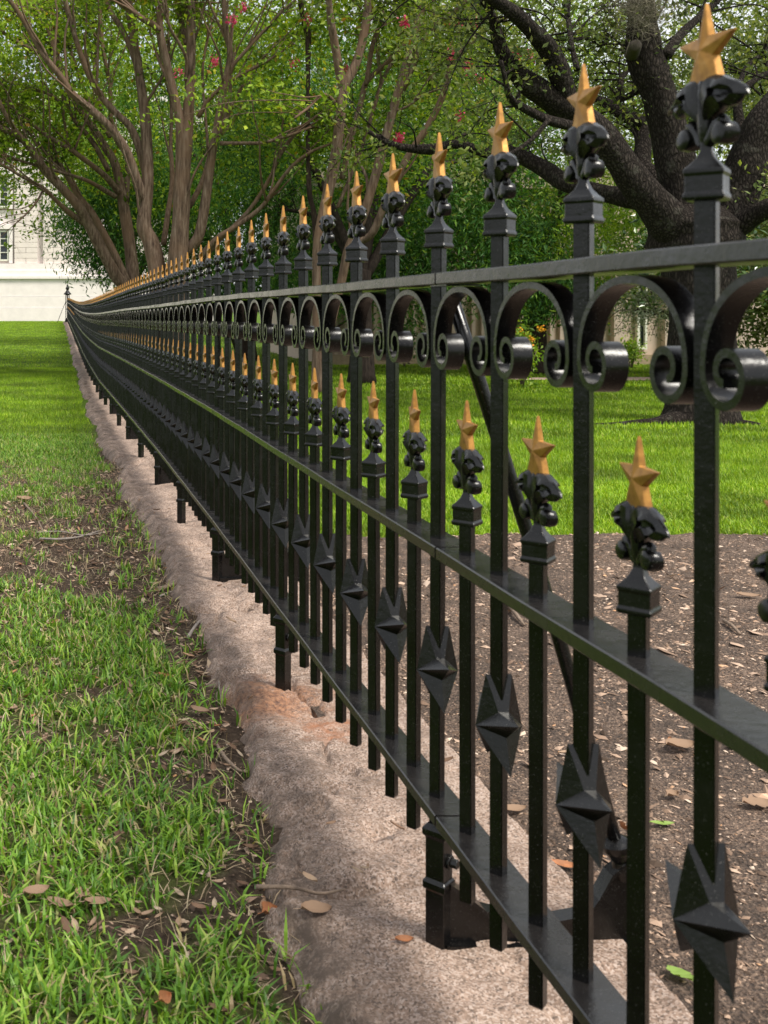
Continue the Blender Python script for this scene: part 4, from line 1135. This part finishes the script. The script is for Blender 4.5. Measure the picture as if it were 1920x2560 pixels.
simple_tree('pecan_tree', 6.2, 36, 11, (6.2, 3.4, 4.9), (5.7, 34.5, 6.2), 860, PECANLEAF, 'dark green drooping tree hanging over the fence before the pale building', .15, .28, seed=61, droop=.7, per=60, aspect=.24, zmin=1.7, more=[((1.6, 33, 4.0), (1.5, 1.0, 1.7), 190), ((3.1, 33, 4.0), (1.8, 1.0, 2.0), 220), ((6.6, 33, 2.3), (3.7, .9, 1.1), 260)])
simple_tree('shade_tree', 7.0, 25.2, 11, (4.6, 2.4, 4.2), (8.4, 28.4, 5.4), 800, PECANLEAF, 'dark-trunked shade tree in the middle of the right lawn', .13, .23, bark=BLACKBARK, seed=62, droop=.5, per=56, aspect=.26, zmin=1.2, more=[((9.6, 28, 3.0), (3.2, 1.0, 1.3), 260), ((10.5, 28, 1.9), (3.2, .8, .8), 200)])
simple_tree('shade_tree', 12.6, 29, 11, (5.0, 2.4, 4.4), (13.0, 29.6, 5.9), 760, BRIGHTLEAF, 'light green tree standing behind the live oak limbs', .13, .28, seed=63, droop=.4, per=46, aspect=.3, zmin=1.3, more=[((14.0, 29, 2.9), (3.0, 1.0, 1.5), 260)])
simple_tree('shade_tree', 18.6, 24.5, 11, (4.6, 3.0, 4.6), (18.4, 25.5, 5.4), 640, OAKLEAF, 'olive green tree beyond the oak at the right edge', .12, .30, seed=64, droop=.1, per=44, aspect=.5, zmin=.5, more=[((17.3, 27, 2.3), (1.5, 1.0, 1.8), 220)])
simple_tree('shade_tree', 3.0, 47, 13, (5.5, 3.6, 4.6), (4.6, 47, 9.4), 420, BRIGHTLEAF, 'sunlit tree far behind the crape myrtles', .2, .3, seed=65, droop=.3, per=40, aspect=.4, zmin=3.0)
simple_tree('shade_tree', 13.0, 50, 15, (8.5, 4, 5.0), (13, 50, 9.6), 560, PECANLEAF, 'tall tree rising behind the beige building', .22, .35, seed=66, droop=.3, per=44, aspect=.4, zmin=3.0)
simple_tree('magnolia_tree', 13.9, 22.6, 5, (1.15, 1.0, .95), (13.0, 22.4, 2.5), 70, MAGLEAF, 'glossy magnolia with yellowing leaves beside the oak trunk', .13, .07, lean=-.9, seed=67, droop=0, per=22, aspect=.42, zmin=1.5, xclump=.2, tw=4, limbs_n=5, fork=1.3)
simple_tree('silver_shrub_tree', 15.6, 26.5, 4, (1.35, .9, .55), (14.9, 26.5, 1.45), 60, SILVERLEAF, 'small silvery grey shrub tree before the beige wall', .07, .07, lean=-.5, seed=68, droop=.1, per=60, aspect=.35, zmin=.7, xclump=.17, tw=4, limbs_n=5, fork=.7)
simple_tree('young_tree', 7.6, 30.8, 4, (.8, .7, .85), (7.7, 30.8, 2.4), 46, BRIGHTLEAF, 'small leafy tree before the ribbed beige wall', .10, .05, seed=69, droop=.1, per=34, aspect=.4, zmin=1.2, xclump=.2, tw=3, limbs_n=5, fork=1.3)

# hanging dark dead stem in front of the middle crown
p, r_ = limb_pts([(690, 1700, 40), (680, 1300, 36), (650, 1150, 34), (640, 900, 30), (640, 600, 28), (641, 300, 34), (640, 200, 44), (612, 100, 40), (590, -40, 34), (570, -300, 20)], 23, 22.6, cM)
zb = float(lawn_z(p[0][0], 23)); p = np.concatenate([np.array([[p[0][0]-.02, 23.0, zb-.05], [p[0][0]+.01, 23.0, (zb+p[0][2])/2]]), p]); r_ = np.concatenate([[.09, .075], r_])
V, Q = tube(p, r_, 9, .12, 6); o = link('dead_tree', mesh_np('dead_tree', V, Q, DARKBARK, True)); tag(o, 'thin dark leafless trunk standing upright between the crape myrtles', 'tree')

# lamp post, orange shrub, small shrub
lp = px(1338, 897, 30.0); lz = float(lawn_z(lp[0], 30)); t = empty('lamp_post', (lp[0], 30, lz), label='slim dark green lamp post before the beige building', cat='lamp post')
bm = bmesh.new(); prof(bm, [(.09, 0), (.10, .1), (.06, .35), (.045, .5), (.04, 3.2), (.055, 3.25)], 10); link('pole', mesh_bm('pole', bm, POLE, True), t)
bm = bmesh.new(); prof(bm, [(.07, 3.24), (.15, 3.34), (.17, 3.6), (.19, 3.62), (.10, 3.74), (.02, 3.86)], 10); link('lantern', mesh_bm('lantern', bm, POLE, False), t)
def shrub(name, x, y, rad, h, mat, label, n, leaf, seed, flower=None):
    b = np.array(clampbase(x, y)); r = np.random.default_rng(seed); t = empty(name, tuple(b), label=label, cat='shrub')
    A_ = Acc()
    for i in range(9):
        e = np.array([r.normal()*rad*.6, r.normal()*rad*.5, h*r.uniform(.6, .95)]); A_.add(tube(np.array([(0, 0, 0), e*.5+[0, 0, .05], e]), [.014, .01, .005], 5))
    link('stems', A_.mesh('stems', WOODM), t)
    c = r.normal(size=(n, 3))*np.array([rad*.45, rad*.4, h*.22]) + [0, 0, h*.6]; c[:, 2] = np.abs(c[:, 2])+.03
    link('foliage', leafmesh('foliage', c, .6, leaf, .5, mat, 0, seed), t)
    if flower is not None:
        f = np.concatenate([np.array([r.normal()*rad*.55, r.normal()*rad*.3, h*r.uniform(.85, 1.1)]) + r.normal(size=(30, 3))*.05 for _ in range(3)])
        link('blossom', leafmesh('blossom', f, 0, .055, .8, flower, 0, seed), t)
o_ = px(1305, 815, 24.0); shrub('flowering_shrub', o_[0], 24.0, .38, float(1.22), BRIGHTLEAF, 'shrub topped with yellow and orange blossom beyond the scrolls', 900, .10, 71, ORANGE)
o_ = px(1592, 900, 31.5); shrub('green_shrub', o_[0], 31.8, .35, .85, BRIGHTLEAF, 'small bright green shrub beside the narrow window', 700, .09, 72)
for i, (x, s_) in enumerate(((19.5, .5), (21.8, .6), (10.2, .5))):
    shrub('green_shrub', x, 32.2, s_, .9+.2*i, PECANLEAF, ('low dark shrub right of the narrow window', 'rounded dark shrub at the far right of the beige wall', 'dark shrub at the left part of the ribbed wall')[i], 800, .09, 73+i)

# ------------------------------------------------------------------ grass
def blades(xy, h, wd, seed, mat, name, tall=3, lean=.5, zoff=0.0, zf=None):
    r = np.random.default_rng(seed); n = len(xy)
    z = (zf or (lambda a, b: lawn_z(a, b)))(xy[:, 0], xy[:, 1]) + zoff
    B = np.stack([xy[:, 0], xy[:, 1], z], 1)
    a = r.uniform(0, 6.283, n); L = h*(r.uniform(.55, 1.35, n)); W = wd*r.uniform(.65, 1.3, n)*.5
    s = np.stack([np.cos(a), np.sin(a), np.zeros(n)], 1)
    a2 = a + math.pi/2 + r.normal(size=n)*.3; f = np.stack([np.cos(a2), np.sin(a2), np.zeros(n)], 1)
    ln = np.abs(r.normal(size=n))*lean + .1
    up = np.array([0, 0, 1.0])
    d1 = up + f*(ln*.7)[:, None]; d1 /= np.linalg.norm(d1, axis=1)[:, None]
    d2 = up*.75 + f*(ln*2.0)[:, None]; d2 /= np.linalg.norm(d2, axis=1)[:, None]
    if tall == 3:
        m = B + d1*(L*.5)[:, None]; t_ = m + d2*(L*.5)[:, None]
        V = np.stack([B-s*(W*.7)[:, None], B+s*(W*.7)[:, None], m-s*W[:, None], m+s*W[:, None], t_], 1).reshape(-1, 3)
        k = np.arange(n)*5; Fc = np.stack([k, k+1, k+3, k, k+3, k+2, k+2, k+3, k+4], 1).reshape(-1, 3)
    else:
        t_ = B + (d1+d2*.6)*(L*.62)[:, None]
        V = np.stack([B-s*W[:, None], B+s*W[:, None], t_], 1).reshape(-1, 3); Fc = np.arange(n*3).reshape(-1, 3)
    o = link(name, mesh_np(name, V, Fc, mat)); o['kind'] = 'stuff'
    return o
def scatter(n, x0, x1, y0, y1, seed, keep=None):
    r = np.random.default_rng(seed); P = np.stack([r.uniform(x0, x1, n), r.uniform(y0, y1, n)], 1)
    if keep is not None: P = P[r.uniform(size=n) < keep(P[:, 0], P[:, 1])]
    return P
def kl(x, y): return np.where(x < stone_left(y)-0.005, (1-bare(x, y))**1.3, 0)
# tufted: jitter around tuft seeds
def tufts(n, per, x0, x1, y0, y1, seed, keep, sp):
    r = np.random.default_rng(seed); P = scatter(n, x0, x1, y0, y1, seed, keep)
    Q = np.repeat(P, per, 0); return Q + r.normal(size=Q.shape)*sp
blades(tufts(10500, 5, -1.3, 0.72, 1.7, 6.2, 101, kl, .022), .064, .0080, 1, GRASS_NEAR, 'verge_grass', 3, 1.0, .004)
blades(scatter(15000, -1.3, 0.75, 1.7, 11.5, 131, lambda x, y: np.where(x < stone_left(y)+.11, .9, 0)), .075, .0028, 12, STRAW, 'dry_straw', 3, 4.0, .008)
blades(tufts(3600, 4, -1.3, 0.74, 1.7, 10.0, 111, lambda x, y: np.where(x < stone_left(y)+.10, .75, 0)*np.clip(1.05-bare(x, y)*.80, 0, 1), .014), .065, .0068, 11, GRASS_NEAR, 'verge_weed_grass', 3, .8, .006)
blades(tufts(17000, 5, -2.0, 0.70, 6.2, 14, 102, kl, .02), .055, .006, 2, GRASS_NEAR, 'verge_grass_middle', 3, .6, .006)
blades(tufts(420, 6, -0.2, 0.76, 1.9, 10.0, 121, lambda x, y: np.where((x < stone_left(y)+.09) & (x > stone_left(y)-.22), .9, 0), .016), .085, .0085, 13, GRASS_NEAR, 'runner_grass', 3, 1.1, .006)
def kl2(x, y): return np.where(x < stone_left(y)-0.0, np.clip(1-bare(x, y), 0, 1), 0)
blades(scatter(115000, -3.2, 0.62, 13, 32, 103, kl2), .055, .008, 3, GRASS_LAWN, 'left_lawn_grass', 1, .45)
blades(scatter(90000, -7, 0.60, 32, 94, 104, kl2), .06, .018, 4, GRASS_LAWN, 'left_lawn_grass_far', 1, .45)
def kr(x, y): return np.where((y > LAWN_EDGE + 0.22*(fbm(x, x*0, 2.6, 4)-0.5) - .03*fbm(x, y, 9, 2)) & (x > 1.33), 1, 0)
blades(scatter(100000, 1.3, 7.2, 7.2, 9.8, 105, kr), .058, .0068, 5, GRASS_LAWN, 'right_lawn_grass', 3, .5)
blades(scatter(125000, 1.3, 9.5, 9.6, 13.1, 115, kr), .058, .0085, 15, GRASS_LAWN, 'right_lawn_grass_next', 1, .5)
blades(scatter(150000, 1.3, 16, 13, 22, 106, kr), .058, .013, 6, GRASS_LAWN, 'right_lawn_grass_middle', 1, .45)
def kr3(x, y): return np.where((y > 26.15) & (y < 27.35) & (x > 10.9), 0, 1)
blades(scatter(95000, 1.3, 24, 22, 33.4, 107, kr3), .06, .024, 7, GRASS_LAWN, 'right_lawn_grass_far', 1, .45)
blades(scatter(30000, 1.2, 8.6, 33, 94, 108), .06, .03, 8, GRASS_LAWN, 'back_lawn_grass', 1, .45)

# ------------------------------------------------------------------ mulch chips and litter
def chips(n, x0, x1, y0, y1, size, seed, zf, mat, name, keep=None, flat=.45, pw=1.0):
    r = np.random.default_rng(seed); P = scatter(n, x0, x1, y0, y1, seed, keep); n = len(P)
    O = np.array([(1,0,0),(0,1,0),(-1,0,0),(0,-1,0),(0,0,1),(0,0,-1)], float)
    T = np.array([(0,1,4),(1,2,4),(2,3,4),(3,0,4)])
    s = size*(r.pareto(2.6, n)*.35+.35).clip(.2, 2.4)
    A3 = np.stack([s*r.uniform(.6, 1.6, n), s*r.uniform(.35, .9, n), s*r.uniform(.3, 1, n)*flat], 1)
    V = O[None]*A3[:, None, :]*(1+r.uniform(-.3, .3, (n, 6, 1)))
    a = r.uniform(0, 6.283, n); ca, sa = np.cos(a)[:, None], np.sin(a)[:, None]
    x = V[..., 0]*ca - V[..., 1]*sa; y = V[..., 0]*sa + V[..., 1]*ca; tilt = r.normal(size=n)[:, None]*.35
    zz = V[..., 2] + x*tilt
    V = np.stack([x+P[:, 0:1], y+P[:, 1:2], zz + zf(P[:, 0], P[:, 1])[:, None] + A3[:, 2:3]*.3], 2).reshape(-1, 3)
    Fc = (T[None] + (np.arange(n)*6)[:, None, None]).reshape(-1, 3)
    o = link(name, mesh_np(name, V, Fc, mat)); o['kind'] = 'stuff'
def km(x, y): return np.where(y < LAWN_EDGE-.02, .25 + .75*np.clip((fbm(x, y, 2.2, 41)-.38)*4, 0, 1), 0)*np.where(x > 1.30, 1, 0)
chips(115000, 1.29, 5.4, 1.25, 7.45, .0095, 201, mulch_z, CHIPS, 'mulch_chips', km)
chips(3000, 1.29, 5.4, 1.25, 7.45, .024, 202, mulch_z, CHIPS, 'wood_chips_large', km, .3)
def ks(x, y): return np.where(x < stone_left(y)+.12, np.clip(bare(x, y)*1.1, .06, 1), 0)
chips(30000, -1.2, .74, 1.7, 11, .0095, 203, verge_z, CHIPS, 'soil_crumbs', ks, .5)

def dryleaf(L, W, curl, lobes=False, seed=0, nseg=10):
    """one leaf, curled, as a small sheet with midrib"""
    r = random.Random(seed); bm = bmesh.new(); n = nseg; rows = []
    for i in range(n+1):
        u = i/n; w_ = W*math.sin(math.pi*min(1, u*.97+.03))**.75
        if lobes: w_ *= (.62 + .55*abs(math.sin(u*math.pi*3.2)))
        row = []
        for j in (-1, -.5, 0, .5, 1):
            x = (u-.5)*L; y = j*w_*.5
            z = curl*(abs(j)**1.6)*W*.5 + curl*.5*((u-.5)**2)*L + r.uniform(-.03, .03)*W
            row.append(bm.verts.new((x, y, z)))
        rows.append(row)
    for a, b in zip(rows, rows[1:]):
        for k in range(4): bm.faces.new((a[k], a[k+1], b[k+1], b[k]))
    v, q = tube(np.array([(-.5*L-.25*L, 0, .002), (-.5*L, 0, curl*.1*L)]), [.0009, .0008], 4)
    vs = [bm.verts.new(p) for p in v]
    for f in q:
        try: bm.faces.new([vs[i] for i in f])
        except ValueError: pass
    return bm
# scattered litter: many small leaves, one mesh
r = np.random.default_rng(77)
LM = [dryleaf(.05, .022, .5, False, i, 5) for i in range(3)] + [dryleaf(.055, .03, .35, True, 9, 8)]
arrs = []
for b_ in LM:
    b_.verts.ensure_lookup_table(); vv = np.array([v.co[:] for v in b_.verts]); ff = [[v.index for v in f.verts] for f in b_.faces]
    b_.verts.index_update(); ff = np.array([[v.index for v in f.verts] for f in b_.faces if len(f.verts) == 4]); arrs.append((vv, ff)); b_.free()
A_ = Acc()
def kleaf(x, y): return np.where(x < stone_left(y)+.10, np.clip(.12+bare(x, y)*.9, 0, 1), 0)
PL = scatter(2600, -1.0, .72, 2.0, 11.5, 301, kleaf); PM = scatter(120, 1.35, 5, 1.4, 7.4, 302); PG = scatter(30, .62, 1.25, 2.6, 9, 303)
for P_, zf in ((PL, verge_z), (PM, mulch_z), (PG, lambda x, y: stone_z(y)+.012)):
    for x, y in P_:
        vv, ff = arrs[r.integers(0, 4)]; a = r.uniform(0, 6.28); s = r.uniform(.35, 1.05); tl = r.normal()*.3
        v = vv*s; v = np.stack([v[:, 0]*math.cos(a)-v[:, 1]*math.sin(a), v[:, 0]*math.sin(a)+v[:, 1]*math.cos(a), v[:, 2]+v[:, 0]*tl], 1)
        A_.add((v + np.array([x, y, float(zf(np.array(x), np.array(y)))+.012]), ff))
o = link('leaf_litter', A_.mesh('leaf_litter', DRYLEAF)); o['kind'] = 'stuff'

# leaves and twigs one can point at
def ground_at(x_px, y_px, zf, it=6):
    Z = 4.0
    for _ in range(30):
        X = (x_px-VX)/F*Z; zg = float(zf(np.array(X), np.array(Z))); Z = .5*Z + .5*(EYE-zg)*F/(y_px-VY)
    return (x_px-VX)/F*Z, Z, float(zf(np.array((x_px-VX)/F*Z), np.array(Z)))
sz_ = lambda x, y: stone_z(y)
def place_leaf(xp, yp, zf, L, W, curl, mat, label, rz, lobes=False, dz=.012, tilt=.15, name='fallen_leaf', gr='fallen leaves'):
    x, y, z = ground_at(xp, yp, zf)
    o = link(name, mesh_bm('leaf', dryleaf(L, W, curl, lobes, int(xp)), mat, True), None, (x, y, z+dz)); o.rotation_euler = (tilt, tilt*.6, rz)
    tag(o, label, 'leaf', gr)
place_leaf(1655, 2069, mulch_z, .075, .020, .25, GREENLEAF, 'narrow green leaf lying on the mulch between two pickets', .1)
place_leaf(1700, 2450, mulch_z, .065, .05, .2, GREENLEAF, 'lobed light green leaf on the mulch at the lower right', 1.9, True)
place_leaf(1895, 2020, mulch_z, .10, .055, .25, DRYLEAF, 'lobed tan oak leaf on the mulch at the right edge', .1, True)
place_leaf(1680, 1998, mulch_z, .05, .035, .5, DRYLEAF, 'small curled tan leaf on the mulch above the narrow green leaf', .5)
place_leaf(1285, 2035, mulch_z, .085, .035, .4, DRYLEAF, 'pale tan leaf lying where mulch meets the granite', .3)
place_leaf(1410, 2175, mulch_z, .075, .028, .4, RUSTLEAF, 'rust brown leaf beside the granite edge near the brace foot', -.2)
place_leaf(1555, 2095, mulch_z, .06, .03, .5, RUSTLEAF, 'orange brown leaf standing on edge behind the brace rod', 1.3, tilt=.8, dz=.03)
place_leaf(1700, 1880, mulch_z, .11, .06, .4, DRYLEAF, 'large folded tan leaf lying in the mulch', .2, dz=.02)
place_leaf(1870, 1495, mulch_z, .13, .05, .3, DRYLEAF, 'broad pale leaf flat on the mulch by the lawn at right', .1)
place_leaf(90, 2260, verge_z, .075, .036, .45, DRYLEAF, 'oval tan leaf in the grass at lower left', .5, dz=.03)
place_leaf(150, 2285, verge_z, .07, .03, .4, DRYLEAF, 'pale curled leaf right of the oval one in the grass', -.3, dz=.025)
place_leaf(205, 2265, verge_z, .06, .038, .35, DRYLEAF, 'upright broad leaf in the middle of the lower-left leaf row', 1.4, dz=.03)
place_leaf(245, 2280, verge_z, .07, .028, .4, DRYLEAF, 'pointed tan leaf at the right end of the lower-left leaf row', .2, dz=.025)
place_leaf(668, 2310, verge_z, .07, .045, .5, RUSTLEAF, 'rust coloured leaf resting by the corner of the front granite block', .9, dz=.03, tilt=.5)
place_leaf(790, 2265, sz_, .075, .045, .4, DRYLEAF, 'broad pale brown leaf lying on the granite below the dark stick', .1, dz=-.01)
place_leaf(405, 2545, verge_z, .09, .03, .5, RUSTLEAF, 'reddish brown leaf standing in grass at the bottom edge', 1.2, dz=.04, tilt=.7)
place_leaf(775, 2560, sz_, .07, .03, .5, RUSTLEAF, 'brown leaf tucked against the granite at the bottom edge', .8, dz=-.03, tilt=.5)
place_leaf(500, 1790, verge_z, .075, .035, .4, DRYLEAF, 'tan leaf in bare soil beside the rust-stained granite', -.4, dz=.02)
place_leaf(415, 1700, verge_z, .07, .028, .4, RUSTLEAF, 'orange brown leaf on dark soil left of the stained granite', -.5, dz=.015)
place_leaf(60, 1258, verge_z, .13, .09, .4, DRYLEAF, 'large cream leaf on the bare ground at the left edge', .3, dz=.03)
place_leaf(1010, 2340, sz_, .045, .022, .5, RUSTLEAF, 'tiny rust leaf on granite beside the post sleeve', .2, dz=-.01)

def stick(pts, zf, rad, mat, label, name='stick', gr='fallen sticks'):
    P = []
    for i, (x, y) in enumerate(pts):
        X, Y, Z = ground_at(x, y, zf); P.append((X, Y, Z + rad*.9 + .006 + .006*math.sin(i*2.1)))
    p = catmull(P, 5); o0 = p[0].copy()
    V, Q = tube(p-o0, np.linspace(rad, rad*.55, len(p)), 8, .12, len(pts)+int(pts[0][0]))
    o = link(name, mesh_np(name, V, Q, mat, True), None, tuple(o0)); tag(o, label, 'stick', gr)
vz = lambda x, y: np.maximum(verge_z(x, y), 0*x-9)
stick([(470, 1600), (492, 1570), (515, 1545)], verge_z, .008, GREYWOOD, 'short thick grey stick leaning at the granite foot')
stick([(640, 2228), (730, 2235), (800, 2240), (860, 2235)], lambda x, y: stone_z(y)-.03, .006, WOODM, 'dark brown stick lying across the granite in front')
stick([(540, 1870), (570, 1915), (610, 1935), (660, 1920)], verge_z, .007, WOODM, 'crooked brown stick between grass and granite')
stick([(395, 1480), (440, 1470), (485, 1450)], verge_z, .013, WOODM, 'thick reddish branch piece on soil by the ledge')
stick([(400, 1495), (450, 1480), (520, 1462), (560, 1460)], verge_z, .005, GREYWOOD, 'long thin grey twig below the reddish branch piece')
stick([(90, 1335), (150, 1335), (210, 1340), (262, 1335)], verge_z, .006, GREYWOOD, 'pale grey twig lying across the bare ground at left')
stick([(100, 1352), (150, 1355), (200, 1345), (250, 1332)], verge_z, .009, GREYWOOD, 'forked weathered stick under the pale grey twig')
stick([(60, 1262), (90, 1300), (110, 1345), (85, 1370)], verge_z, .008, WOODM, 'dark bent twig at the left edge of the bare ground')
stick([(520, 1660), (545, 1700), (548, 1740)], verge_z, .005, GREYWOOD, 'slim bent grey twig beside the stained block')
stick([(1150, 1410), (1190, 1412), (1250, 1412)], mulch_z, .004, GREYWOOD, 'thin pale twig on the mulch behind the pickets')
stick([(1272, 1520), (1292, 1550), (1310, 1568)], mulch_z, .012, WOODM, 'short brown stick on the mulch behind the fence')
stick([(1810, 1560), (1830, 1575), (1850, 1590)], mulch_z, .010, WOODM, 'dark broken stick on the mulch at the right')
